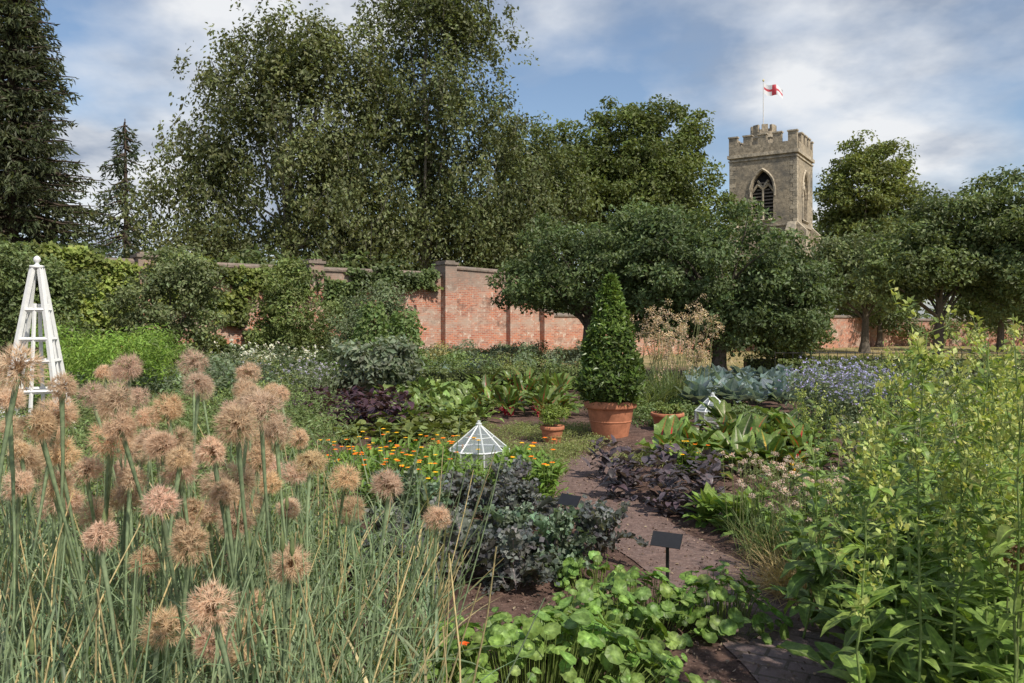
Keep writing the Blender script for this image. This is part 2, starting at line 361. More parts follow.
shrub('plum_tree',-15.5,20,[(0,0,1.6,1.7,.9,1.8)],90,(.11,.14,.05))
shrub('elder_shrub',-4.2,23.5,[(0,0,1.2,1.1,.8,1.2),(.4,0,2.0,.7,.6,.9)],95,(.12,.15,.08),ls=.1)
shrub('rose_shrub',-5.6,26,[(0,0,1.2,1.0,.8,1.1)],50,(.12,.15,.06),ls=.1)
shrub('artichoke_plant',-3.1,18,[(0,0,.7,.9,.7,.6)],55,(.16,.19,.13),ls=.16,clr=.3)
acc=Acc();n=620
X=U(-95,130,n);C=np.stack([X,95+U(-6,6,n),U(.5,6.5,n)*np.where(X>15,1.9,1)+1.5*nz(X,0*X,.07,2)],-1)
blobs(acc,C,2.4,60,.75,(.085,.11,.042));acc.build('distant_trees',[M_leaf])
acc=Acc();n=170
X=U(-34,-2,n);C=np.stack([X,.75*(X+2.8)+36.5+U(-1,1,n),U(.5,3.9,n)],-1)
blobs(acc,C,1.1,90,.3,(.085,.11,.04));acc.build('shrubbery',[M_leaf])
# ------------------------------------------------------------------ brick wall
bw=empty('brick_wall')
def wallseg(name,p0,p1,h0,h1,th=.36):
    p0=A(p0,float);p1=A(p1,float);Ln=np.linalg.norm(p1-p0);ang=math.atan2(*(p1-p0)[::-1])
    a=Acc();y=th/2
    v=A([[0,-y,-.2],[Ln,-y,-.2],[Ln,y,-.2],[0,y,-.2],[0,-y,h0],[Ln,-y,h1],[Ln,y,h1],[0,y,h0]])
    a.add(v,[[4,5,6,7],[0,1,5,4],[1,2,6,5],[2,3,7,6],[3,0,4,7]],(1,1,1))
    a.build(name,[M_brick],parent=bw,loc=(*p0,0),rotz=ang)
    c=Acc();y=th/2+.06;o=.003
    v=A([[0,-y,h0+o],[Ln,-y,h1+o],[Ln,y,h1+o],[0,y,h0+o],[0,-y,h0+.07],[Ln,-y,h1+.07],[Ln,y,h1+.07],[0,y,h0+.07],[0,0,h0+.17],[Ln,0,h1+.17]])
    c.add(v,[[0,3,2,1],[0,1,5,4],[2,3,7,6],[4,5,9,8],[6,7,8,9]],(.26,.20,.16))
    c.add(v[[0,4,8,7,3]],[[0,1,2,3,4]],(.2,.15,.12));c.add(v[[1,2,6,9,5]],[[0,1,2,3,4]],(.2,.15,.12))
    c.build(name+'_coping',[M_stone],parent=bw,loc=(*p0,0),rotz=ang)
wallseg('wall_tall',(-27,14.75),(-2.8,32.9),3.55,3.55)
wallseg('wall_step',(-2.8,32.9),(-.1,34.92),3.85,3.75)
wallseg('wall_ramp',(-.1,34.92),(1.4,36.05),3.1,1.95)
wallseg('wall_low',(1.4,36.05),(26,54.5),1.9,1.9)
wallseg('wall_far',(26,54.5),(75,58),1.7,1.7)
wd=norm(A([12.4,9.3]));wn=A([wd[1],-wd[0]])
wang=math.atan2(wd[1],wd[0])
for px,py,h in ((-22.5,18.1,3.75),(-16.5,22.6,3.75),(-12,26,3.75),(-7.4,29.45,3.8),(-2.75,32.86,4.0),(-.12,34.9,3.9),(1.4,36.0,2.1)):
    a=Acc();box(a,(0,0,h/2-.1),(.55,.9,h+.2),(1,1,1));a.build('wall_pier',[M_brick],parent=bw,loc=(px,py,0),rotz=wang)
    a=Acc();box(a,(0,0,h+.053),(.67,1.02,.1),(.28,.22,.18));box(a,(0,0,h+.14),(.45,.8,.07),(.28,.22,.18));a.build('pier_cap',[M_stone],parent=bw,loc=(px,py,0),rotz=wang)
acc=Acc();n=170000
s=U(-14,15.0,n);z=U(.1,4.1,n)
mask=nz(s,z*1.3,.55,4)+.35*nz(s,z,2.2,5)
top=np.clip((z-3.0)*1.2,0,1.2)*(s<8)
thr=np.where(s<3,-.5,np.where(s<10,-.05,.3))
keep=(mask+top>thr)&(z<3.75+.28*nz(s,s*0,1.5,1))&~((s>12.6)&(z<3.0+.3*nz(s,s,2,2)))
s=s[keep];z=z[keep];dep=np.abs(rng.normal(size=len(s)))*.16+.19
b0=A([-15.2,23.6])
P=np.concatenate([b0+s[:,None]*wd+wn*dep[:,None],z[:,None]],1)
cb=(1+.45*nz(s,z,2.5,6))[:,None]
hue=np.where((nz(s,z,.35,2)>.25)[:,None],A([[.15,.18,.045]]),A([[.08,.11,.038]]))
leafcloud(acc,P,.14,hue*np.clip(cb,.5,1.5),out=np.tile([wn[0],wn[1],.3],(len(s),1)),asp=.8)
acc.build('ivy',[M_leaf])
acc=Acc();n=90
X=U(10,40,n);C=np.stack([X,.75*(X+2.8)+32.0+U(-1,.4,n),U(.3,1.5,n)],-1);C[:,1]=np.minimum(C[:,1],54+U(-1,1,n));
C=C[(C[:,0]<19.5)|(C[:,0]>24.5)]
blobs(acc,C,.8,90,.24,(.10,.125,.05));acc.build('bramble_hedge',[M_leaf])
# ------------------------------------------------------------------ church tower
TA=math.radians(-33)
ct=empty('church_tower',(22.9,70.3,0),TA);ct.scale=(1.07,1.07,1.08)
HS=2.65;HT=14.9;ST=(.40,.335,.245);DS=(.50,.43,.325)
acc=Acc();trim=Acc();louv=Acc()
def archz(u,w,zs):
    R=w*2.2;return zs+math.sqrt(max(R*R-(abs(u)+R-w)**2,0))
def face(k,zb,zt,win):
    th=k*math.pi/2;c,s_=math.cos(th),math.sin(th);R=A([[c,-s_,0],[s_,c,0],[0,0,1]])
    def tv(p): return A(p,float)@R.T
    w,zl,zs=win;us=[-HS]+list(np.linspace(-w,w,15))+[HS];dp=.45
    for a,b in zip(us[:-1],us[1:]):
        if abs(a)>w+1e-6 or abs(b)>w+1e-6:
            acc.add(tv([[a,-HS,zb],[b,-HS,zb],[b,-HS,zt],[a,-HS,zt]]),[[0,1,2,3]],ST)
        else:
            za,z2=archz(a,w,zs),archz(b,w,zs)
            acc.add(tv([[a,-HS,zb],[b,-HS,zb],[b,-HS,zl],[a,-HS,zl]]),[[0,1,2,3]],ST)
            acc.add(tv([[a,-HS,za],[b,-HS,z2],[b,-HS,zt],[a,-HS,zt]]),[[0,1,2,3]],ST)
            acc.add(tv([[a,-HS,za],[b,-HS,z2],[b,-HS+dp,z2],[a,-HS+dp,za]]),[[3,2,1,0]],DS)
    for q in (-w,w):
        acc.add(tv([[q,-HS,zl],[q,-HS,zs],[q,-HS+dp,zs],[q,-HS+dp,zl]]),[[0,1,2,3]],DS)
    acc.add(tv([[-w,-HS,zl],[w,-HS,zl],[w,-HS+dp,zl],[-w,-HS+dp,zl]]),[[0,1,2,3]],DS)
    louv.add(tv([[-w-.3,-HS+dp+.01,zl-.3],[w+.3,-HS+dp+.01,zl-.3],[w+.3,-HS+dp+.01,zs+2.3],[-w-.3,-HS+dp+.01,zs+2.3]]),[[0,1,2,3]],(.02,.02,.02))
    zz=zl+.15
    while zz<zs+.9*w:
        ww=w if zz<zs else w*.6
        louv.add(tv([[-ww,-HS+.2,zz],[ww,-HS+.2,zz],[ww,-HS+.42,zz+.16],[-ww,-HS+.42,zz+.16]]),[[0,1,2,3]],(.26,.21,.16));zz+=.27
    pts=[tv([u*1.14,-HS-.05,archz(u,w,zs)+.1]) for u in np.linspace(-w,w,15)]
    pts=[tv([-w*1.14,-HS-.05,zs-.5])]+pts+[tv([w*1.14,-HS-.05,zs-.5])]
    tubes(trim,A([pts]),.1,DS,4)
    for p,q in (((0,-HS+.16,zl),(0,-HS+.16,zs+.3)),((0,-HS+.16,zs+.2),(-w*.5,-HS+.16,zs+.95*w)),((0,-HS+.16,zs+.2),(w*.5,-HS+.16,zs+.95*w)),((-w,-HS+.16,zs-.1),(-w*.5,-HS+.16,zs+.5)),((-w*.5,-HS+.16,zs+.5),(0,-HS+.16,zs+.1)),((w,-HS+.16,zs-.1),(w*.5,-HS+.16,zs+.5)),((w*.5,-HS+.16,zs+.5),(0,-HS+.16,zs+.1))):
        bar(trim,tv(p),tv(q),.13,DS)
    bar(trim,tv([-w-.15,-HS-.03,zl-.09]),tv([w+.15,-HS-.03,zl-.09]),.17,DS)
for k in range(4):
    face(k,8.2,HT,(.85,9.6,11.9))
    th=k*math.pi/2;R=A([[math.cos(th),-math.sin(th),0],[math.sin(th),math.cos(th),0],[0,0,1]])
    b=HS+.12
    acc.add(A([[-b,-b,-.2],[b,-b,-.2],[b,-b,8.1],[-b,-b,8.1],[HS,-HS,8.25],[-HS,-HS,8.25]])@R.T,[[0,1,2,3],[3,2,4,5]],ST)
    for z,pr,h in ((9.1,.09,.16),(14.75,.16,.26),(14.4,.08,.12)):
        box(trim,R@A([0,-HS-pr/2-.002,z]),(2*HS-.006 if k%2 else 2*HS+2*pr,pr,h),DS,rot=R)
    t=.34;off=HS-.02+.05
    box(acc,R@A([0,-off+t/2-.06,15.22]),(2*off-(.7 if k%2 else 0),t,.66),ST,rot=R)
    nm=5;wm=.68;gap=(2*off-nm*wm)/(nm-1)
    for i in range(nm):
        u=-off+wm/2+i*(wm+gap)
        if k%2 and i in (0,nm-1): continue
        box(acc,R@A([u,-off+t/2-.06,15.91]),(wm,t,.7),ST,rot=R)
        box(trim,R@A([u,-off+t/2-.06,16.32]),(wm+.12,t+.14,.11),DS,rot=R)
    for sx in (-1,1):
        for z0,z1,d in ((-.2,6.5,1.15),(6.5,9.3,.7)):
            u=sx*(HS-.36);w=.35
            vv=A([[u-w,-HS,z0],[u+w,-HS,z0],[u+w,-HS-d,z0],[u-w,-HS-d,z0],[u-w,-HS,z1],[u+w,-HS,z1],[u+w,-HS-d,z1-.7],[u-w,-HS-d,z1-.7]])@R.T
            acc.add(vv,[[0,4,7,3],[1,2,6,5],[3,7,6,2],[7,4,5,6]],DS)
for sx,sy in ((-1,-1),(1,-1),(1,1),(-1,1)):
    for i,z in enumerate(np.arange(9.4,14.3,.34)):
        l=.5 if i%2 else .3
        box(trim,(sx*(HS-l/2+.02),sy*(HS-(.8-l)/2+.02),z),(l,.8-l,.32),A(DS)*U(.8,1.1))
acc.add([[-HS,-HS,14.9],[HS,-HS,14.9],[HS,HS,14.9],[-HS,HS,14.9]],[[0,1,2,3]],(.15,.15,.15))
tcx,tcy=-1.1,1.6
lathe(acc,[(1.12,10),(1.12,17.3),(.9,17.3),(.9,17.1)],(tcx,tcy,0),ST,8);lathe(trim,[(1.12,16.75),(1.25,16.8),(1.25,16.98),(1.12,17.02)],(tcx,tcy,0),DS,8)
lathe(acc,[(.95,17.1),(.01,17.15)],(tcx,tcy,0),ST,8)
for i in range(8):
    a=(i+.5)*math.pi/4;R=A([[math.cos(a),-math.sin(a),0],[math.sin(a),math.cos(a),0],[0,0,1]])
    box(acc,A([tcx,tcy,17.6])+R@A([.93,0,0]),(.22,.5,.62),ST,rot=R)
acc.build('walls',[M_stone],parent=ct);trim.build('stone_trim',[M_stone],parent=ct)
louv.build('belfry_louvres',[M_bark],parent=ct)
fx=22.9+1.07*(tcx*math.cos(TA)-tcy*math.sin(TA));fy=70.3+1.07*(tcx*math.sin(TA)+tcy*math.cos(TA))
fp=empty('flagpole',(fx,fy,0))
a=Acc();tubes(a,A([[[0,0,17.5],[0,0,23.5]]]),A([[.06,.035]]),(.7,.7,.7),6);lathe(a,[(0.001,23.7),(.09,23.6),(.09,23.5),(.001,23.42)],(0,0,0),(.7,.6,.3),8);a.build('pole',[M_paint],parent=fp)
a=Acc();nu,nv=31,19
u=np.linspace(0,1,nu);v=np.linspace(0,1,nv);uu,vv=np.meshgrid(u,v)
X=.05+uu*1.8;Y=.3*np.sin(uu*7+vv*1.5)*uu;Z=23.35-(1-vv)*.95-.5*uu**1.1-.12*np.sin(uu*7)
V=np.stack([X,Y,Z],-1).reshape(-1,3)
for i in range(nu-1):
    for j in range(nv-1):
        cu,cv=(i+.5)/(nu-1),(j+.5)/(nv-1)
        red=abs(cu-.5)<.09 or abs(cv-.5)<.13
        id=[j*nu+i,j*nu+i+1,(j+1)*nu+i+1,(j+1)*nu+i]
        a.add(V[id],[[0,1,2,3]],(.5,.04,.06) if red else (.7,.7,.72))
a.build('st_george_flag',[M_paint],parent=fp)
# ------------------------------------------------------------------ ground and path
pc=A([[1.6,1.5],[1.5,3.0],[1.5,3.8],[1.45,4.8],[1.2,5.7],[.95,6.6],[.72,7.6],[.75,8.6],[1.0,9.6],[1.5,10.3]])
tt=np.linspace(0,len(pc)-1,70);cx=np.interp(tt,range(len(pc)),pc[:,0]);cy=np.interp(tt,range(len(pc)),pc[:,1])
kk=np.ones(7)/7;cxs=np.convolve(np.pad(cx,3,'edge'),kk,'valid');cys=np.convolve(np.pad(cy,3,'edge'),kk,'valid')
def gh(x,y):
    x=np.asarray(x,float);y=np.asarray(y,float)
    near=np.clip(1-(y-12)/6,0,1)*np.clip(1-(np.abs(x)-8)/4,0,1)
    d=np.full(x.shape,9.)
    for a_,b_ in zip(cxs,cys): d=np.minimum(d,np.hypot(x-a_,y-b_))
    mk=np.clip((d-.5)/.15,0,1)
    return near*(.018*nz(x,y,5,1)+.012*nz(x,y,17,2)+.03)*mk
gx=np.unique(np.concatenate([-np.geomspace(6,600,26),np.linspace(-6,6,170),np.geomspace(6,600,26)]))
gy=np.unique(np.concatenate([-np.geomspace(1,100,8),np.linspace(-1,13,200),np.geomspace(13,900,50)]))
XX,YY=np.meshgrid(gx,gy);ZZ=gh(XX,YY)
grass=((XX>7.2+.0*YY)&(YY>21))|(YY>.75*(XX+2.8)+33.4)|((YY>30)&(XX>1))
colr=np.stack([grass*1.,grass*0.,grass*0.],-1)
nxg=len(gx);i=np.arange(len(gy)-1)[:,None]*nxg+np.arange(nxg-1)[None]
f=np.stack([i,i+1,i+nxg+1,i+nxg],-1).reshape(-1,4)
a=Acc();a.add(np.stack([XX,YY,ZZ],-1),f,colr.reshape(-1,3));a.build('ground',[M_ground],smooth=True)
dx=np.gradient(cxs);dy=np.gradient(cys);nn=norm(np.stack([-dy,dx],-1))
a=Acc();q=[]
for o in np.linspace(-1,1,5):
    w=.40+.06*nz(tt*1.5,tt*0+o,1,5)
    q.append(np.stack([cxs+nn[:,0]*o*w,cys+nn[:,1]*o*w,np.full(70,.012-.004*abs(o))],-1))
q=np.stack(q,1);i=np.arange(69)[:,None]*5+np.arange(4)[None];f=np.stack([i,i+5,i+6,i+1],-1).reshape(-1,4)[:,::-1]
a.add(q,f,(1,1,1));a.build('garden_path',[M_path],smooth=True)
a=Acc();n=9000;P=np.concatenate([scat(-2,3,3.,11,n),np.zeros((n,1))],1);P[:,2]=gh(P[:,0],P[:,1])+.014
leafcloud(a,P,.024,np.where(U(0,1,(n,1))<.4,A([[.32,.24,.17]]),A([[.13,.085,.065]])),up=1,asp=.6)
n=3200;P=np.concatenate([scat(-2,3,3.,10,n),np.zeros((n,1))],1);P[:,2]=gh(P[:,0],P[:,1])+.008
o8=A([[1,0,0],[0,1,0],[-1,0,0],[0,-1,0],[0,0,.8],[0,0,-.8]],float)
sz=U(.003,.02,n)*U(.4,1,n)
v=P[:,None]+o8[None]*(sz[:,None]*U(.5,1.3,(n,6)))[:,:,None]
f=(np.arange(n)*6)[:,None,None]+A([[0,1,4],[1,2,4],[2,3,4],[3,0,4]])[None]
a.add(v,f.reshape(-1,3),np.repeat(A([.17,.115,.095])*U(.5,1.5,(n,1)),6,0));a.build('soil_clods',[M_soilbit])
# ------------------------------------------------------------------ white obelisk
ob=empty('garden_obelisk',(-6.5,10.9,0),.3);a=Acc();W=(.78,.78,.76);Hb=2.42;bw0=.39
def cor(sx,sy,z): r=bw0*(1-z/Hb)+.045*(z/Hb);return (sx*r,sy*r,z)
for sx,sy in ((-1,-1),(1,-1),(1,1),(-1,1)): bar(a,cor(sx,sy,0),cor(sx,sy,Hb),.055,W)
for sx,sy in ((0,-1),(1,0),(0,1),(-1,0)): bar(a,cor(sx,sy,0),cor(sx,sy,Hb*.8),.034,W)
for z in (.35,.75,1.15,1.45,1.85):
    for (p,q) in (((-1,-1),(1,-1)),((1,-1),(1,1)),((1,1),(-1,1)),((-1,1),(-1,-1))): bar(a,cor(*p,z),cor(*q,z),.042,W)
a.build('frame',[M_paint],parent=ob)
a=Acc();box(a,(0,0,Hb+.02),(.15,.15,.04),W);lathe(a,[(.045,Hb+.04),(.025,Hb+.06),(.02,Hb+.075),(.04,Hb+.095),(.048,Hb+.12),(.038,Hb+.15),(.015,Hb+.17),(.001,Hb+.175)],(0,0,0),W,16);a.build('finial',[M_paint],True,parent=ob)
# ------------------------------------------------------------------ cloches
def cloche(x,y,w,h,rz):
    e=empty('glass_cloche',(x,y,.03),rz);a=Acc();g=Acc();R=w/2;hb=h*.42;n=8;C=(.66,.69,.68)
    p=lambda i,z,r:A([r*math.cos(i*math.tau/n),r*math.sin(i*math.tau/n),z])
    ap=A([0,0,h*.93])
    for i in range(n):
        for u,v_,t in ((p(i,0,R),p(i,hb,R),.016),(p(i,0,R),p(i+1,0,R),.018),(p(i,hb,R),p(i+1,hb,R),.018),(p(i,hb,R),ap,.013)): bar(a,u,v_,t,C)
        bar(a,(p(i,hb,R)+ap)/2,(p(i+1,hb,R)+ap)/2,.008,C)
        g.add([p(i,0,R),p(i+1,0,R),p(i+1,hb,R),p(i,hb,R)],[[0,1,2,3]],C);g.add([p(i,hb,R),p(i+1,hb,R),ap],[[0,1,2]],C)
    lathe(a,[(.03,h*.9),(.035,h*.94),(.012,h*.96),(.022,h*.985),(.001,h)],(0,0,0),C,10)
    a.build('frame',[M_paint],parent=e);g.build('glass_panes',[M_glass],parent=e)
cloche(-.37,8.9,.68,.56,.2);cloche(3.25,12.9,.58,.52,.1)
# ------------------------------------------------------------------ pots
TC=(.50,.20,.11)
def pot(e,h,r):
    a=Acc();lathe(a,[(.001,0),(r*.66,0),(r*.68,h*.04),(r*.9,h*.78),(r*.91,h*.8),(r*1.0,h*.81),(r*1.02,h*.84),(r*1.02,h*.97),(r*.99,h),(r*.92,h),(r*.9,h*.9),(.001,h*.89)],(0,0,0),TC,36)
    lathe(a,[(r*.80,h*.45),(r*.825,h*.465),(r*.825,h*.485),(r*.81,h*.5)],(0,0,0),TC,36)
    a.build('terracotta_pot',[M_terra],True,parent=e)
    s=Acc();lathe(s,[(r*.9,h*.92),(.001,h*.93)],(0,0,0),(.06,.04,.03),20);s.build('potting_soil',[M_soilbit],parent=e)
e=empty('potted_bay_cone',(1.42,11.5,0));pot(e,.56,.37)
a=Acc();n=9500
t=U(0,1,n)**1.15;z=.52+t*1.8;prof=np.where(t<.12,.30+t*1.1,.455*(1-(np.maximum(t-.12,0)/.88)**1.15)+.025)
an=U(0,6.283,n);lump=1+.26*nz(an*1.5,z*4,1,2);rr=prof*lump*U(.4,1.12,n)**.45
P=np.stack([rr*np.cos(an),rr*np.sin(an),z],-1);o=np.stack([np.cos(an),np.sin(an),.35+0*an],-1)
leafcloud(a,P,.09,A([.085,.13,.032])*(1+.4*nz(an*2,z*6,1,4)+.25*(t>.7))[:,None],out=o,asp=.42,jit=.45,dirv=o*.8+A([0,0,.5]))
tubes(a,A([[[0,0,.4],[0,0,1.9]]]),A([[.03,.01]]),(.1,.07,.05),6,1);a.build('foliage',[M_gloss,M_bark],parent=e)
e=empty('potted_herb',(.55,10.9,0));pot(e,.27,.165);a=Acc();blobs(a,[(x,y,U(.3,.5)) for x,y in ell(0,0,.2,.2,14)],.13,140,.035,(.15,.20,.045));a.build('foliage',[M_near],parent=e)
e=empty('potted_herb',(2.38,12.2,0));pot(e,.30,.25);a=Acc();blobs(a,[(x,y,U(.28,.38)) for x,y in ell(0,0,.18,.18,12)],.09,130,.04,(.14,.18,.055));a.build('foliage',[M_near],parent=e)
# ------------------------------------------------------------------ plant labels
def label(x,y,h,w,rz):
    e=empty('plant_label',(x,y,.01),rz);a=Acc();K=(.02,.02,.022)
    box(a,(0,.02,h/2-.03),(.02,.008,h+.02),K);a.build('stake',[M_black],parent=e)
    a=Acc();t=.85
    R=[[1,0,0],[0,math.cos(t),-math.sin(t)],[0,math.sin(t),math.cos(t)]]
    box(a,(0,0,h),(w,w*.55,.006),K,rot=R)
    for s in (-1,1): box(a,(s*(w/2+.002),0,h),(.005,w*.57,.009),K,rot=R)
    a.build('sign_plate',[M_black],parent=e)
label(.96,4.95,.33,.18,-.5);label(.43,6.0,.34,.17,-.7)
# ------------------------------------------------------------------ salsify seed heads
heads=A([(-1.24,2.0,1.58),(-1.30,2.3,1.51),(-1.39,2.2,1.48),(-1.24,2.09,1.43),(-1.39,2.43,1.41),(-1.87,3.65,1.46),(-1.5,3.13,1.51),(-1.36,3.4,1.52),(-1.05,2.43,1.43),(-1.14,2.9,1.47),(-1.42,3.13,1.24),(-1.08,2.58,1.31),(-.825,2.2,1.34),(-1.01,2.43,1.25),(-.80,2.43,1.46),(-.69,2.0,1.44),(-.725,2.3,1.44),(-.72,2.43,1.37),(-.905,3.4,1.2),(-.83,2.43,1.215),(-.89,2.9,1.165),(-1.065,3.65,1.36),(-.79,2.2,1.22),(-.88,2.0,1.24),(-.77,1.9,1.165),(-.985,1.9,1.19),(-1.12,2.43,.965),(-.633,1.68,1.10),(-.90,2.74,.716),(-.86,2.58,.70),(-.82,2.2,.806),(-.82,2.43,.675),(-.958,2.2,.847),(-.557,2.0,1.087),(-.845,2.43,1.093),(-.354,2.3,1.224),(-.273,2.9,.98),(-.637,3.13,.957),(-.608,2.9,1.12),(-.654,2.58,1.243),(-1.38,2.58,1.217),(-1.61,2.9,1.05),(-1.165,2.43,1.215),(-1.226,2.43,1.337),(-1.79,2.9,1.23),(-1.38,2.43,1.29),(-1.67,3.4,1.32),(-1.53,2.9,1.43)])
ex=[]
for _ in range(62):
    y=U(2.3,4.0);ex.append((-y*(.27+.38*U(0,1)**.8),y,U(1.02,1.47)))
heads=np.concatenate([heads,A(ex)])
nh=len(heads);fl=Acc();st=Acc()
nf=135;k=np.arange(nf)
for h in range(nh):
    R=.058*U(.7,1.18);c=heads[h]
    gap=norm(rng.normal(size=3));ph=np.arccos(1-2*(k+.5)/nf*U(.75,.97));th=k*2.39996+U(0,6)
    FD=np.stack([np.sin(ph)*np.cos(th),np.sin(ph)*np.sin(th),np.cos(ph)],-1)
    D=norm(FD+rng.normal(size=FD.shape)*.16+A([U(-.25,.25),U(-.25,.25),U(-.1,.1)]))
    rl_=U(.75,1.15,(nf,1))*(1-.35*np.clip((D@gap)[:,None],0,1)*(rng.random()<.6))
    kc=U(.8,1.1);tint=A([.78,.60,.42])*kc*A([1,U(.95,1.03),U(.88,1.08)])
    ref=norm(np.cross(D,A([.3,.5,.8])));r2=np.cross(D,ref)
    b=c+D*R*.12;e1=c+D*R*.70*rl_
    w=.0008
    v=np.stack([b-ref*.0011,b+ref*.0011,e1+ref*w*.5,e1-ref*w*.5],1)
    cc=np.tile(np.stack([A([.28,.17,.09])]*2+[tint*.75]*2),(nf,1))
    fl.add(v,(np.arange(nf)*4)[:,None]+A([0,1,2,3]),cc)
    m=11
    a_=np.arange(m)*math.tau/m
    jit=U(-.4,.4,(nf,m))
    off=(np.cos(a_+jit)[...,None]*ref[:,None]+np.sin(a_+jit)[...,None]*r2[:,None])
    tip=c+D[:,None]*(R*rl_)[:,None]*U(.86,1.1,(nf,m,1))+off*R*U(.18,.42,(nf,m,1))
    base=e1[:,None]+0*off;tg=np.cross(off,D[:,None]+0*off)
    v=np.stack([base-tg*.0009,base+tg*.0009,tip],2).reshape(-1,3)
    fl.add(v,(np.arange(nf*m)*3)[:,None]+A([0,1,2]),np.tile(np.stack([tint*.85,tint*.85,tint*1.15]),(nf*m,1)))
    lathe(fl,[(.001,-R*.24),(R*.13,-R*.12),(R*.16,0),(R*.1,R*.12),(.001,R*.17)],c,(.30,.19,.10),8)
fl.build('salsify_seedheads',[M_fluff])
SG=A([.20,.26,.155])
base=np.stack([heads[:,0]+U(-.3,.3,nh),np.clip(heads[:,1]+U(-.15,.35,nh),1.7,4.4),np.zeros(nh)],-1)
top=heads-A([0,0,.012])
t=np.linspace(0,1,9)[None,:,None]
mid=(base*.35+top*.65)*A([1,1,.72])+np.concatenate([rng.normal(size=(nh,2))*.08,np.zeros((nh,1))],1)
Pp=(1-t)**2*base[:,None]+2*t*(1-t)*mid[:,None]+t*t*top[:,None]
Rr=A([.004,.0038,.0036,.0034,.0032,.0032,.0034,.005,.0075])
tubes(st,Pp,Rr[None],SG*U(.8,1.25,(nh,1)),6)
rosettes(st,top,7,.05,.007,el=(-.9,-.3),curl=(.2,.7),spread=.001,seg=3,prof='grass',col=(.24,.25,.13))
n=620;yb=U(1.5,4.3,n);xb=-yb*U(.10,.72,n)-.05;zb=U(.45,1.2,n)
b=np.stack([xb,yb,0*xb],-1);tp=b+np.stack([U(-.35,.45,n),U(-.2,.2,n),zb],-1);mid=(b+tp)/2+rng.normal(size=(n,3))*.08
t=np.linspace(0,1,7)[None,:,None];P6=(1-t)**2*b[:,None]+2*t*(1-t)*mid[:,None]+t*t*tp[:,None]
sc=np.where(U(0,1,(n,1))<.25,A([[.42,.36,.21]]),SG[None])*U(.7,1.35,(n,1))
tubes(st,P6,(A([4.2,4,3.6,3.2,2.8,2.2,1.8])*.001)[None],sc,5)
for j in rng.choice(n,80,replace=False):
    p=tp[j];tubes(st,A([[p,p+A([0,0,.012]),p+A([0,0,.03]),p+A([0,0,.055])]]),A([[.002,.007,.006,.0008]]),(.16,.2,.09),6)
n=2300;yb=U(1.35,4.5,n);xb=-yb*U(.08,.74,n)-.03
B=np.stack([xb,yb,U(0,.5,n)],-1)
strips(st,B,U(0,6.283,n),U(1.0,1.52,n),U(.25,.65,n),U(.008,.021,n),U(.1,1.5,n),seg=6,prof='grass',fold=.4,col=np.where(U(0,1,(n,1))<.16,A([[.38,.33,.18]]),A([[.145,.205,.115]]))*U(.6,1.3,(n,1)),twist=1)
n=1300;yb=U(1.35,4.3,n);xb=-yb*U(.1,.74,n)-.03
strips(st,np.stack([xb,yb,U(.3,1.0,n)],-1),U(0,6.283,n),U(.6,1.4,n),U(.1,.28,n),U(.005,.011,n),U(.4,2.2,n),seg=5,prof='grass',fold=.3,col=(.18,.24,.13),twist=1)
st.build('salsify_plants',[M_near],True)
# ------------------------------------------------------------------ nasturtium
def nast(acc,P,tiltdir,size,col):
    n=len(P);m=16
    Nn=norm(tiltdir+rng.normal(size=(n,3))*.36+A([0,-.15,.6]));ref=norm(np.cross(Nn,norm(rng.normal(size=(n,3)))));r2=np.cross(Nn,ref)
    a_=np.arange(m)*math.tau/m;s=size*U(.4,1.2,n)
    cir=np.cos(a_)[None,:,None]*ref[:,None]+np.sin(a_)[None,:,None]*r2[:,None]
    wob=1+.05*np.cos(a_*8)[None]+U(-.05,.05,(n,m))
    dome=U(-.12,.14,n)
    r1=P[:,None]+cir*(s*.27)[:,None,None]+Nn[:,None]*(s*.03)[:,None,None]
    r3=P[:,None]+cir*(s[:,None]*.5*wob)[...,None]+Nn[:,None]*(s[:,None]*(dome[:,None]+.06*np.cos(a_*2+1)[None]))[...,None]
    v=np.concatenate([P[:,None],r1,r3],1)
    j=np.arange(m);f1=np.stack([0*j,1+j,1+(j+1)%m],-1);f2=np.stack([1+j,1+m+j,1+m+(j+1)%m,1+(j+1)%m],-1)
    i=(np.arange(n)*(2*m+1))[:,None,None]
    c0=np.broadcast_to(A(col),(n,3))*U(.65,1.3,(n,1))*U(.9,1.1,(n,3))
    al=np.where(j%2==0,1.25,.9)
    c=np.concatenate([(c0*1.9+.04)[:,None],c0[:,None]*al[None,:,None]*1.05,c0[:,None]*np.where(j%2==0,1.1,.92)[None,:,None]],1)
    k0=acc.n
    acc.add(v,(i+f1[None]).reshape(-1,3),c.reshape(-1,3))
    acc.f.append(((i+f2[None]).reshape(-1,4)+k0,0))
def nastpatch(cx,cy,rx,ry,h,n,col=(.12,.195,.045),sz=.08):
    a=Acc();an=U(0,6.283,n);r=np.sqrt(U(0,1,n))*(1+.15*nz(an,an*0,1,3))
    z=h*np.clip(1-r**2.2,0,1)*U(.55,1.08,n)+.04+.03*nz(an,r*3,1,2)
    P=np.stack([cx+rx*r*np.cos(an),cy+ry*r*np.sin(an),z],-1)
    nast(a,P,np.stack([np.cos(an)*r*.8,np.sin(an)*r*.8,.4+0*r],-1),sz,col)
    b=np.stack([cx+rx*.7*r*np.cos(an),cy+ry*.7*r*np.sin(an),0*r],-1)
    tubes(a,np.stack([b,(b+P)/2+A([0,0,.02]),P-A([0,0,.003])],1),.0022,(.20,.26,.08),4)
    a.build('nasturtium_plant',[M_near])
nastpatch(.08,3.45,.88,.52,.36,620);nastpatch(.42,4.05,.42,.32,.3,200)
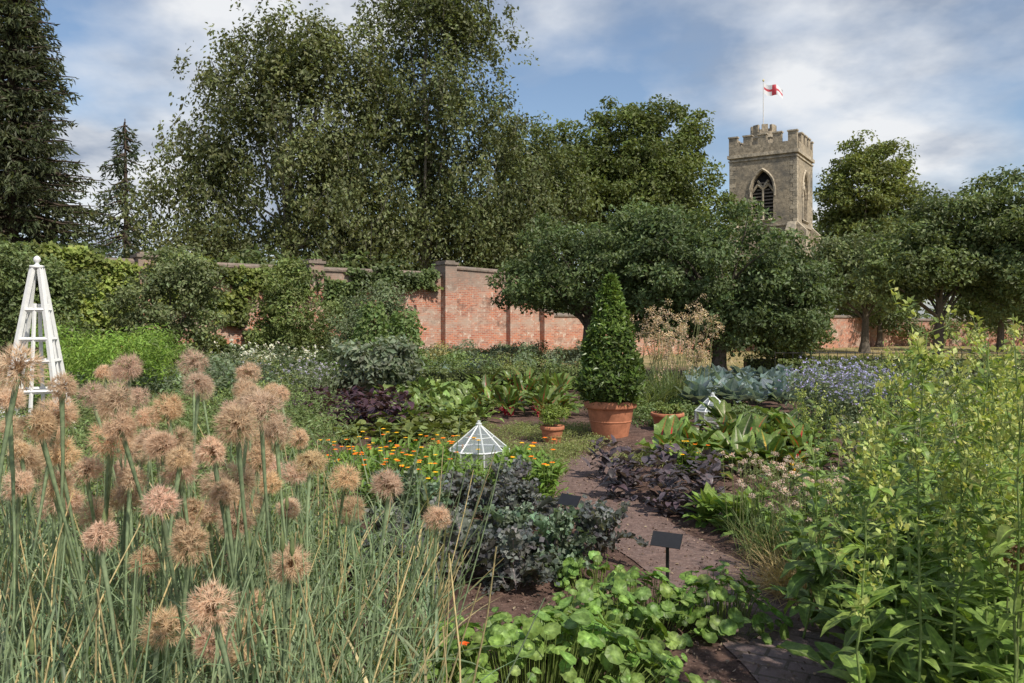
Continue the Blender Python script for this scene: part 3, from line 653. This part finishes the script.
nastpatch(.70,4.4,.36,.3,.28,150);nastpatch(1.16,4.45,.34,.28,.27,140);nastpatch(.5,4.95,.25,.2,.2,60);nastpatch(-.75,3.3,.25,.2,.12,40)
a=Acc()
for x,y,z in ((-.2,3.3,.36),(.3,3.5,.38),(-.72,3.2,.15)):
    strips(a,np.tile([x,y,z],(5,1)),np.arange(5)*1.256+U(0,1),.5,.025,.022,.5,seg=3,col=(.75,.12,.02))
a.build('nasturtium_flowers',[M_near])
# ------------------------------------------------------------------ kale
a=Acc()
kc=A([(-.75,5.0),(-.35,5.1),(.0,4.95),(-.9,5.6),(-.45,5.7),(-.02,5.6),(.30,5.35),(-.65,6.3),(-.15,6.3),(.12,6.5),(-.95,6.8),(-.5,6.9),(0,6.9),(.62,5.6),(-1.1,5.2),(.0,7.3)])
KC=A([[.095,.128,.09],[.085,.09,.09]])[(rng.random(16)<.35).astype(int)]
for kk_ in range(16):
    P1=kc[kk_:kk_+1]
    rosettes(a,P1,13,.36,.105,el=(.45,1.45),curl=(.4,1.5),spread=.03,z0=.05,seg=9,cols=(-1,-.6,-.12,-.05,.05,.12,.6,1),ruf=.22,pet=.3,petw=.08,col=KC[kk_],rib=(.20,.17,.18),fold=.35,jit=.3,frill=3)
    rosettes(a,P1,9,.24,.085,el=(.8,1.5),curl=(.2,.9),spread=.03,z0=.2,seg=8,cols=(-1,-.6,-.12,-.05,.05,.12,.6,1),ruf=.22,pet=.25,petw=.08,col=KC[kk_]*1.3,rib=(.2,.15,.18),fold=.5,jit=.3,frill=3)
tubes(a,np.concatenate([np.concatenate([kc,np.zeros((16,1))],1)[:,None],np.concatenate([kc,np.full((16,1),.24)],1)[:,None]],1),.014,(.14,.13,.10),6)
a.build('kale_plants',[M_near],True)
# ------------------------------------------------------------------ pot marigolds
def flowers(acc,P,r,col,cen=None,m=9,lift=.1):
    P=np.asarray(P,float);n=len(P)
    az=(np.arange(m)*math.tau/m)[None]+U(0,1,(n,1));B=np.repeat(P,m,0)
    strips(acc,B,az.ravel(),lift,r,r*.65,.2,seg=2,cols=(-1,1),col=np.repeat(np.broadcast_to(A(col,float),(n,3)),m,0),prof='leaf')
    if cen is not None: leafcloud(acc,P+A([0,0,.004])-A([r*.2,0,0]),r*.5,cen,up=3,asp=1)
def marig(name,cx,cy,rx,ry,nb,nfl,h=.42):
    a=Acc();c=ell(cx,cy,rx,ry,nb);rosettes(a,np.concatenate([c,U(.02,h*.7,(nb,1))],1),9,.14,.04,el=(.2,1.3),curl=(.2,1.2),spread=.05,seg=4,col=(.13,.21,.045),fold=.3,jit=.3)
    p=ell(cx,cy,rx,ry,nfl);P=np.concatenate([p,U(h*.75,h*1.2,(nfl,1))],1)
    tubes(a,np.stack([P*A([1,1,0]),P],1),.003,(.12,.18,.05),4)
    flowers(a,P,.03,np.where(U(0,1,(nfl,1))<.55,A([[.85,.26,.01]]),A([[.85,.55,.02]])),(.25,.08,.02),m=11)
    a.build(name,[M_near])
marig('pot_marigold_plants',-1.15,8.3,.85,1.0,240,80);marig('pot_marigold_plants',.12,7.7,.34,.6,130,14,.5);marig('pot_marigold_plants',-.95,7.2,.4,.35,60,12,.38);marig('pot_marigold_plants',1.95,8.7,.25,.3,30,7,.3)
# ------------------------------------------------------------------ chard
RC8=(-1,-.6,-.14,-.07,.07,.14,.6,1)
def chard(name,C,L=.5,W=.2,cols_=((.45,.03,.04),(.5,.04,.08),(.6,.38,.05),(.5,.45,.35)),per=14,col=(.085,.135,.03),p=(.6,.2,.1,.1)):
    a=Acc()
    for c in C:
        rc=A(cols_)[rng.choice(4,p=p)]
        rosettes(a,A([c]),per,L,W,el=(.75,1.45),curl=(.3,1.6),spread=.05,z0=.02,seg=10,cols=RC8,ruf=.13,pet=.40,petw=.13,col=A(col)*U(.75,1.3),rib=rc,fold=.2,jit=.35)
    a.build(name,[M_gloss],True)
chard('rainbow_chard_plants',[(x+U(-.12,.12),y+U(-.15,.15)) for y,f0 in ((8.7,.205),(9.4,.205),(10.1,.22),(10.8,.26),(11.6,.28)) for x in np.arange(f0*y,.39*y,.36)],L=.52,W=.165,per=18,col=(.115,.175,.045))
chard('beetroot_plants',[(x+U(-.15,.15),y+U(-.2,.2)) for y in (14,15,16,17.4,19) for x in np.arange(-.03*y,.075*y,.42)],L=.64,W=.15,p=(.7,.3,0,0),col=(.11,.165,.045),cols_=((.34,.02,.05),)*4,per=20)
chard('spinach_beet_plants',[(x+U(-.15,.15),y+U(-.2,.2)) for y in (13.2,14,14.8,15.6,16.6,17.6,18.8) for x in np.arange(-.15*y,-.03*y,.36)],L=.42,W=.15,cols_=((.24,.3,.14),)*4,col=(.145,.205,.065),per=20)
def darkp(name,C,L,W,col,h=.3,per=34):
    a=Acc();C=np.asarray(C);n=len(C)
    for zz in (.04,.35,.65,1.0):
        rosettes(a,np.concatenate([C,np.full((n,1),zz*h)],1),per//3,L*(1.1-.3*zz),W,el=(.0,1.2),curl=(.2,1.2),spread=.07,seg=4,col=col,fold=.25,ruf=.05,jit=.4)
    a.build(name,[M_gloss],True)
darkp('purple_basil_plants',[(1.05,7.6),(1.4,7.5),(1.75,7.4),(1.2,8.1),(1.6,8.2),(1.95,7.9),(1.0,8.6),(1.4,7.0),(1.7,7.0)],.16,.07,(.085,.068,.08),.36,56)
darkp('purple_orache_plants',[(x+U(-.1,.1),y) for y in (12.0,12.8,13.6,14.4) for x in np.arange(-.26*y,-.13*y,.33)],.22,.10,(.07,.038,.052),.42,36)
darkp('lettuce_plants',[(x+U(-.1,.1),y) for y in (10.9,11.5,12.1,12.6) for x in np.arange(-.2*y,-.05*y,.34)],.2,.12,(.14,.17,.055),.18,34)
a=Acc();rosettes(a,[(1.78,6.35),(1.95,6.6),(1.65,6.65),(1.9,6.2)],34,.26,.085,el=(.2,1.4),curl=(.2,1.1),z0=.03,seg=6,cols=(-1,-.14,-.07,.07,.14,1),rib=(.25,.3,.12),ruf=.06,col=(.14,.22,.055));rosettes(a,[(1.78,6.35,.15),(1.95,6.6,.15),(1.65,6.65,.15),(1.9,6.2,.15)],24,.2,.07,el=(.4,1.4),curl=(.2,1.1),seg=6,col=(.16,.24,.06),ruf=.06)
a.build('evening_primrose_plants',[M_near],True)
# ------------------------------------------------------------------ chives gone to seed
a=Acc();C=ell(2.05,5.7,.34,.75,26)
rosettes(a,C,46,.42,.006,el=(.9,1.5),curl=(.1,1.2),spread=.05,seg=5,prof='grass',col=(.15,.21,.08),twist=1)
rosettes(a,ell(1.9,5.2,.28,.5,22),70,.36,.007,el=(.3,1.4),curl=(.3,1.6),spread=.06,seg=5,prof='grass',col=(.42,.33,.17),twist=1)
n=120;p=ell(2.05,5.8,.42,.8,n);P=np.concatenate([p+rng.normal(size=(n,2))*.04,U(.42,.70,(n,1))],1);B=np.concatenate([p,np.zeros((n,1))],1)
tubes(a,np.stack([B,P*.5+B*.5+rng.normal(size=(n,3))*.01,P],1),.0022,(.2,.22,.1),4)
blobs(a,P,.022,45,.013,(.55,.44,.42),asp=.4,flat=1);a.build('chive_plants',[M_near])
# ------------------------------------------------------------------ tall green plants at right
def tall(name,B,H,lcol,ll=.16,lw=.045,pan=True,nl=26,lean=.15,bcol=(.34,.38,.13),npan=9,sr=.0065):
    a=Acc();n=len(B);B=np.concatenate([A(B),np.zeros((n,1))],1)
    T=B+np.stack([U(-lean,lean,n),U(-lean,lean,n),A(H)],-1);mid=(B+T)/2+np.stack([U(-.12,.12,n),U(-.1,.1,n),0*U(0,1,n)],-1)
    t=np.linspace(0,1,12)[None,:,None];P=(1-t)**2*B[:,None]+2*t*(1-t)*mid[:,None]+t*t*T[:,None]
    P=P+np.concatenate([rng.normal(size=(n,12,2))*.006,np.zeros((n,12,1))],2)
    tubes(a,P,np.linspace(sr,.002,12)[None],A([.19,.26,.09])*U(.8,1.2,(n,1)),6)
    for i in range(n):
        q=U(.06,.95,nl);L=np.stack([np.interp(q,t[0,:,0],P[i,:,c]) for c in range(3)],-1)
        s=(1.25-.75*q)
        strips(a,L,U(0,6.283,nl),U(.1,1.0,nl),ll*s*U(.7,1.3,nl),lw*s*U(.7,1.3,nl),U(.2,1.7,nl),seg=6,cols=(-1,-.14,-.06,.06,.14,1),rib=A(lcol)*1.6,fold=.25,ruf=.06,col=lcol,jit=.35)
        if pan:
            k=npan;q=U(.5,1,k);S=np.stack([np.interp(q,t[0,:,0],P[i,:,c]) for c in range(3)],-1);az=U(0,6.283,k);r=U(.08,.22,k)*(1.4-q*.7)
            E=S+np.stack([np.cos(az)*r,np.sin(az)*r,r*U(.7,1.7,k)],-1);M_=(S+E)/2+np.stack([np.cos(az)*r*.2,np.sin(az)*r*.2,-r*.1],-1)
            tubes(a,np.stack([S,M_,E],1),.0018,(.18,.24,.08),4)
            m=22;tt=U(.3,1,(k,m)).ravel();S2=np.repeat(S,m,0);E2=np.repeat(E,m,0)
            leafcloud(a,S2+(E2-S2)*tt[:,None]+rng.normal(size=(k*m,3))*.012,.026,bcol,asp=.6,dirv=A([0,0,1.]))
            strips(a,np.repeat(S,3,0)+ (np.repeat(E-S,3,0))*U(.1,.8,(k*3,1)),U(0,6.283,k*3),U(0,1,k*3),.06,.018,U(.2,1,k*3),seg=3,col=lcol)
    a.build(name,[M_near],True)
LG=(.15,.22,.055)
tall('mugwort_plants',[(1.22,2.75),(1.40,2.75),(1.55,2.95),(1.62,2.6),(1.85,3.1),(2.0,3.0),(1.50,3.3),(1.78,3.5),(2.1,3.5),(1.85,3.8),(2.3,3.7),(2.45,4.1),(1.75,2.8),(1.9,3.4),(2.2,3.9),(2.0,4.3)],[1.3,1.66,1.45,1.62,1.62,1.55,1.35,1.7,1.5,1.55,1.65,1.55,1.4,1.3,1.5,1.45],LG,nl=44,ll=.17,lw=.05,lean=.16,npan=13)
tall('lovage_plants',[(x,y) for x,y in zip(U(1.55,2.9,44),U(2.6,4.9,44))],list(U(.45,1.15,44)),(.14,.21,.055),ll=.2,lw=.08,pan=False,nl=34,lean=.25)
tall('mint_plants',[(x,y) for x,y in zip(U(1.85,3.2,60),U(3.6,6.2,60))],list(U(.35,.85,60)),(.145,.215,.065),ll=.13,lw=.05,pan=False,nl=34,lean=.2)
tall('angelica_plants',[(x,y) for x,y in zip(U(2.9,5.6,46),U(5.2,8.5,46))],list(U(.6,1.2,46)),(.135,.20,.06),ll=.17,lw=.055,pan=True,nl=28,lean=.2)
a=Acc();rosettes(a,[(1.5,2.75),(1.62,3.0),(1.75,3.3),(1.5,2.5),(1.85,2.6),(1.62,3.5)],17,.3,.13,el=(.1,1.3),curl=(.2,1.1),z0=.12,spread=.08,seg=7,cols=(-1,-.5,-.12,-.06,.06,.12,.5,1),ruf=.05,pet=.25,petw=.06,col=(.13,.20,.05),rib=(.22,.28,.11));a.build('comfrey_plants',[M_near],True)
a=Acc();
for x,y,h in ((1.7,2.7,.85),(1.85,3.0,.8),(1.62,2.5,.8)):
    tubes(a,A([[[x,y,0],[x+.02,y,h]]]),A([[.006,.003]]),(.14,.17,.07),5);blobs(a,[(x+.02,y,h+q) for q in (0,.03,.06)],.02,60,.018,(.18,.10,.06),flat=1.3)
a.build('sorrel_seedheads',[M_near])
# ------------------------------------------------------------------ flower masses
def flowermass(name,C,H,lcol,fcol,nf=26,ls=.09,fr=.022,per=30):
    a=Acc();C=np.asarray(C);n=len(C)
    for i,(x,y) in enumerate(C):
        h=H*U(.75,1.15)
        P=np.stack([x+rng.normal(size=per*3)*.14,y+rng.normal(size=per*3)*.14,U(.05,h,per*3)],-1);o=norm(P-A([x,y,h*.3]))
        leafcloud(a,P,ls,A(lcol)*U(.7,1.25),out=o,asp=.4)
        F=np.stack([x+rng.normal(size=nf)*.17,y+rng.normal(size=nf)*.17,h*U(.7,1.12,nf)],-1)
        blobs(a,F,fr,7,fr*1.2,fcol,asp=.9,flat=1)
        k=min(6,nf);B=np.tile([x,y,0.],(k,1));E=F[:k];tubes(a,np.stack([B,E],1),.005,(.14,.18,.09),4)
    a.build(name,[M_near])
flowermass('borage_plants',scat(4.4,5.7,11.2,13.2,36),.88,(.15,.19,.12),(.33,.32,.56),nf=20)
flowermass('sage_plants',scat(6.4,9.5,14,18,36),.75,(.16,.20,.12),(.34,.33,.5),nf=2)
flowermass('white_phlox_plants',scat(5.2,7.6,8.2,11,40),1.0,(.14,.19,.075),(.6,.58,.52),nf=4)
flowermass('blue_flax_plants',scat(3.2,3.7,4.9,6.0,8),.8,(.13,.18,.07),(.25,.28,.6),nf=3,fr=.016)
flowermass('leek_flowers',scat(3.5,4.8,6.8,9.0,20),.62,(.14,.18,.09),(.46,.42,.38),nf=4,fr=.03)
flowermass('white_valerian_plants',scat(-7.6,-5.4,20,22,20),.95,(.13,.16,.09),(.6,.6,.55),nf=9,fr=.04,ls=.12)
flowermass('catmint_plants',scat(-5.6,-3.6,15,17,24),.75,(.14,.17,.10),(.34,.32,.44),nf=7)
a=Acc();n=46;x=U(2.5,3.7,n);y=U(15,17,n);h=U(.9,1.8,n)
B=np.stack([x,y,0*x],-1);T=B+np.stack([U(-.35,.35,n),U(-.2,.2,n),h],-1)
tubes(a,np.stack([B,(B+T)/2+A([0,0,.1]),T],1),.006,(.2,.22,.1),4)
C=np.repeat(T,5,0)+rng.normal(size=(n*5,3))*A([.06,.06,.15])
blobs(a,C,.085,30,.036,(.46,.36,.27),flat=1.3,var=.4)
rosettes(a,scat(2.4,3.5,15,17,20),40,.9,.03,el=(.9,1.5),curl=(.2,1.3),seg=6,prof='grass',col=(.17,.22,.10))
a.build('plume_poppy_plants',[M_near])
# ------------------------------------------------------------------ cabbages + box hedges
a=Acc();C=[(x+U(-.1,.1),y) for y in (14.4,15.2,16,16.9,17.8,18.7,19.6) for x in np.arange(.235*y,.36*y,.52)]
rosettes(a,C,22,.44,.34,el=(.35,1.4),curl=(-.3,.9),z0=.2,seg=6,cols=(-1,-.5,-.1,-.05,.05,.1,.5,1),ruf=.06,col=(.15,.20,.21),rib=(.28,.33,.33),fold=.35)
a.build('cabbage_plants',[M_near],True)
a=Acc();C=[(x+U(-.1,.1),y) for y in (20,21.2,22.4,23.6) for x in np.arange(-.14*y,-.04*y,.6)]
rosettes(a,C,16,.5,.3,el=(.4,1.35),curl=(0,.9),z0=.1,seg=5,ruf=.06,col=(.11,.15,.13),fold=.35);a.build('brussels_sprout_plants',[M_near],True)
def hedge(name,p0,p1,w,h,col,dens=900,ls=.05):
    p0=A(p0,float);p1=A(p1,float);Ln=np.linalg.norm(p1-p0);d=(p1-p0)/Ln;nn_=A([d[1],-d[0]])
    n=int(Ln*dens*(w+2*h)/1.4);s=U(0,Ln,n);q=U(-h,w+h,n)
    lat=np.clip(q,0,w)-w/2;z=np.where(q<0,h+q,np.where(q>w,h-(q-w),h))
    hh=1+.05*nz(s,s*0,2,1)
    P=np.concatenate([p0+s[:,None]*d+nn_*lat[:,None],(z*hh)[:,None]],1)+rng.normal(size=(n,3))*.025
    out=np.concatenate([nn_*np.sign(lat[:,None])*(np.abs(lat[:,None])>w/2-.01),(q>0)[:,None]*(q<w)[:,None]*1.],1)
    a=Acc();leafcloud(a,P,ls,A(col)*(1+.25*nz(s,z,3,3))[:,None],out=out,asp=.6)
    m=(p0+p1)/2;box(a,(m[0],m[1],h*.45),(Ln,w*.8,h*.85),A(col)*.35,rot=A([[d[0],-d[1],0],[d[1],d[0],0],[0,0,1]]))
    a.build(name,[M_leaf])
BX=(.10,.125,.042)
hedge('box_hedge',(7.0,20.8),(20,20.2),.45,.62,BX,700,.07);hedge('box_hedge',(7.2,24.6),(24,24.2),.45,.6,BX,500,.08)
hedge('box_hedge',(-9,18.6),(2.2,19.8),.4,.5,BX,700,.07);hedge('box_hedge',(-7,27.5),(1,29.5),.4,.65,BX,500,.09)
hedge('box_hedge',(6.2,13.4),(6.6,20.5),.4,.42,BX,600,.06)
rl=empty('iron_railing',(7.4,22.4,0));a=Acc()
for i in range(56):
    bar(a,(i*.25,0,0),(i*.25,0,.85),.016,(.03,.03,.03))
bar(a,(0,0,.8),(13.8,0,.8),.02,(.03,.03,.03));bar(a,(0,0,.2),(13.8,0,.2),.02,(.03,.03,.03));a.build('rails',[M_black],parent=rl)
a=Acc();
for cx,cy in ((-3.6,20.5),(-2.9,21.5)):
    for i in range(8):
        an=i*math.tau/8;bar(a,(cx+.5*math.cos(an),cy+.5*math.sin(an),0),(cx-.03*math.cos(an),cy-.03*math.sin(an),2.15),.014,(.35,.27,.15))
a.build('bean_canes',[M_bark])
a=Acc()
for cx,cy,hh in ((-3.6,20.5,2.1),(-2.9,21.5,1.9)):
    z=U(0,hh,2200);r=.5*(1-z/2.4)+.12;an=U(0,6.283,2200);P=np.stack([cx+r*np.cos(an),cy+r*np.sin(an),z],-1)+rng.normal(size=(2200,3))*.07
    leafcloud(a,P,.11,(.115,.165,.055),asp=.8,out=np.stack([np.cos(an),np.sin(an),0*an],-1))
a.build('runner_bean_plants',[M_leaf])
# ------------------------------------------------------------------ mixed back beds and ground cover
a=Acc();n=760
y=U(13,31,n);x=y*U(-.62,.13,n);cl=nz(x,y,.45,0)
ok=(y<.75*(x+2.8)+31.5)&~((x>-.26*y-.1)&(x<.1*y)&(y<20))
x=x[ok];y=y[ok];cl=cl[ok];n=len(x)
pal=A([[.16,.21,.06],[.10,.14,.05],[.14,.18,.11],[.19,.22,.075],[.10,.13,.075],[.21,.20,.09]])
idx=np.clip(((cl+1)*3+U(-1,1,n)).astype(int),0,5)
hts=.25+.2*(idx%3)+U(0,.6,n)*(U(0,1,n)<.45)
for k in range(6):
    w_=idx==k
    if w_.sum()<1: continue
    C=np.stack([x[w_],y[w_],hts[w_]*.55],-1)
    blobs(a,C,.40,150,.06+.03*(k%3),pal[k],flat=1.0,var=.45,asp=[.4,.7,.3][k%3])
a.build('vegetable_beds',[M_leaf])
a=Acc();n=300;y=U(4.2,13,n);x=-y*U(.22,.68,n)
blobs(a,np.stack([x,y,U(.12,.4,n)],-1),.3,130,.06,(.14,.19,.075),flat=1.1,asp=.35);a.build('fennel_plants',[M_near])
a=Acc();n=80;y=U(12,17,n);x=-y*U(.43,.6,n)
blobs(a,np.stack([x,y,U(.5,1.25,n)],-1),.38,150,.09,(.15,.23,.045),asp=.3,flat=1.2,var=.4);a.build('golden_shrub',[M_leaf])
a=Acc();P=np.concatenate([ell(.1,11.2,1.3,1.6,150),ell(.15,9.2,.75,1.2,70),ell(1.6,9.6,.7,.45,60)],0)
P=P[[i for i in range(len(P)) if min(np.hypot(P[i,0]-cxs,P[i,1]-cys))>.3 and np.hypot(P[i,0]+.37,P[i,1]-8.9)>.45 and np.hypot(P[i,0]-1.42,P[i,1]-11.5)>.45]]
blobs(a,np.concatenate([P,U(.02,.09,(len(P),1))],1),.17,170,.028,(.19,.22,.085),flat=.6,asp=.35);a.build('thyme_groundcover',[M_near])
a=Acc();n=70;P=np.concatenate([scat(2.0,4.2,12.6,15,n),U(.02,.12,(n,1))],1);P=P[np.hypot(P[:,0]-3.25,P[:,1]-12.7)>.75]
blobs(a,P,.22,120,.06,(.13,.18,.07),flat=.8);a.build('strawberry_plants',[M_near])
a=Acc();n=34;P=np.concatenate([scat(2.5,4.0,6.4,8.2,n),U(.05,.15,(n,1))],1)
blobs(a,P,.22,130,.045,(.14,.18,.07),flat=.8);a.build('herb_plants',[M_near])
a=Acc();n=7000;y=U(21,50,n);x=7.3+U(0,1,n)*(y*.75-6)
strips(a,np.stack([x,y,0*x],-1),U(0,6.283,n),U(.7,1.4,n),U(.12,.3,n),.03,U(.3,1.4,n),seg=3,prof='grass',cols=(-1,1),col=(.32,.26,.13),jit=.4);a.build('orchard_grass',[M_leaf])
# ------------------------------------------------------------------ light, sky, camera
SD=norm(A([.42,-.50,.76]))
sun=bpy.data.lights.new('sun','SUN');sun.energy=4.8;sun.angle=math.radians(1.0);sun.color=(1,.93,.81)
so=bpy.data.objects.new('sun',sun);scene.collection.objects.link(so)
from mathutils import Vector
so.rotation_euler=Vector(SD).to_track_quat('Z','Y').to_euler()
w=bpy.data.worlds.new('World');scene.world=w;w.use_nodes=True;nt=w.node_tree;nt.nodes.clear()
out=N(nt,'ShaderNodeOutputWorld');sky=N(nt,'ShaderNodeTexSky',sky_type='NISHITA');sky.sun_disc=False
sky.sun_elevation=math.asin(SD[2]);sky.sun_rotation=math.atan2(SD[0],SD[1])
b1=N(nt,'ShaderNodeBackground');b1.inputs[1].default_value=.14;nt.links.new(sky.outputs[0],b1.inputs[0])
tc=N(nt,'ShaderNodeTexCoord');sp=N(nt,'ShaderNodeSeparateXYZ');nt.links.new(tc.outputs['Generated'],sp.inputs[0])
zz=N(nt,'ShaderNodeMath',operation='MAXIMUM');nt.links.new(sp.outputs[2],zz.inputs[0]);zz.inputs[1].default_value=0
za=N(nt,'ShaderNodeMath',operation='ADD');nt.links.new(zz.outputs[0],za.inputs[0]);za.inputs[1].default_value=.3
vd=N(nt,'ShaderNodeVectorMath',operation='DIVIDE');cb=N(nt,'ShaderNodeCombineXYZ')
for i in range(3): nt.links.new(za.outputs[0],cb.inputs[i])
nt.links.new(tc.outputs['Generated'],vd.inputs[0]);nt.links.new(cb.outputs[0],vd.inputs[1])
n1=noise(nt,1.35,7,vd.outputs[0],.5);n2=noise(nt,1.9,6,vd.outputs[0],.55)
cov=ramp(nt,n1,.44,.60)
cc=mixc(nt,ramp(nt,n2,.42,.58),(.36,.43,.55),(.90,.92,.95))
b2=N(nt,'ShaderNodeBackground');b2.inputs[1].default_value=.95;nt.links.new(cc,b2.inputs[0])
mx=N(nt,'ShaderNodeMixShader');nt.links.new(cov,mx.inputs[0]);nt.links.new(b1.outputs[0],mx.inputs[1]);nt.links.new(b2.outputs[0],mx.inputs[2])
nt.links.new(mx.outputs[0],out.inputs[0])
cam=bpy.data.cameras.new('camera');co=bpy.data.objects.new('camera',cam);scene.collection.objects.link(co)
co.location=(0,0,1.7);co.rotation_euler=(math.radians(90),0,0);cam.lens=28;cam.shift_y=-.02;cam.clip_end=2000;cam.clip_start=.05
scene.camera=co
scene.view_settings.view_transform='Standard';scene.view_settings.look='None';scene.view_settings.exposure=0
print('verts',sum(len(o.data.vertices) for o in bpy.data.objects if o.type=='MESH'))
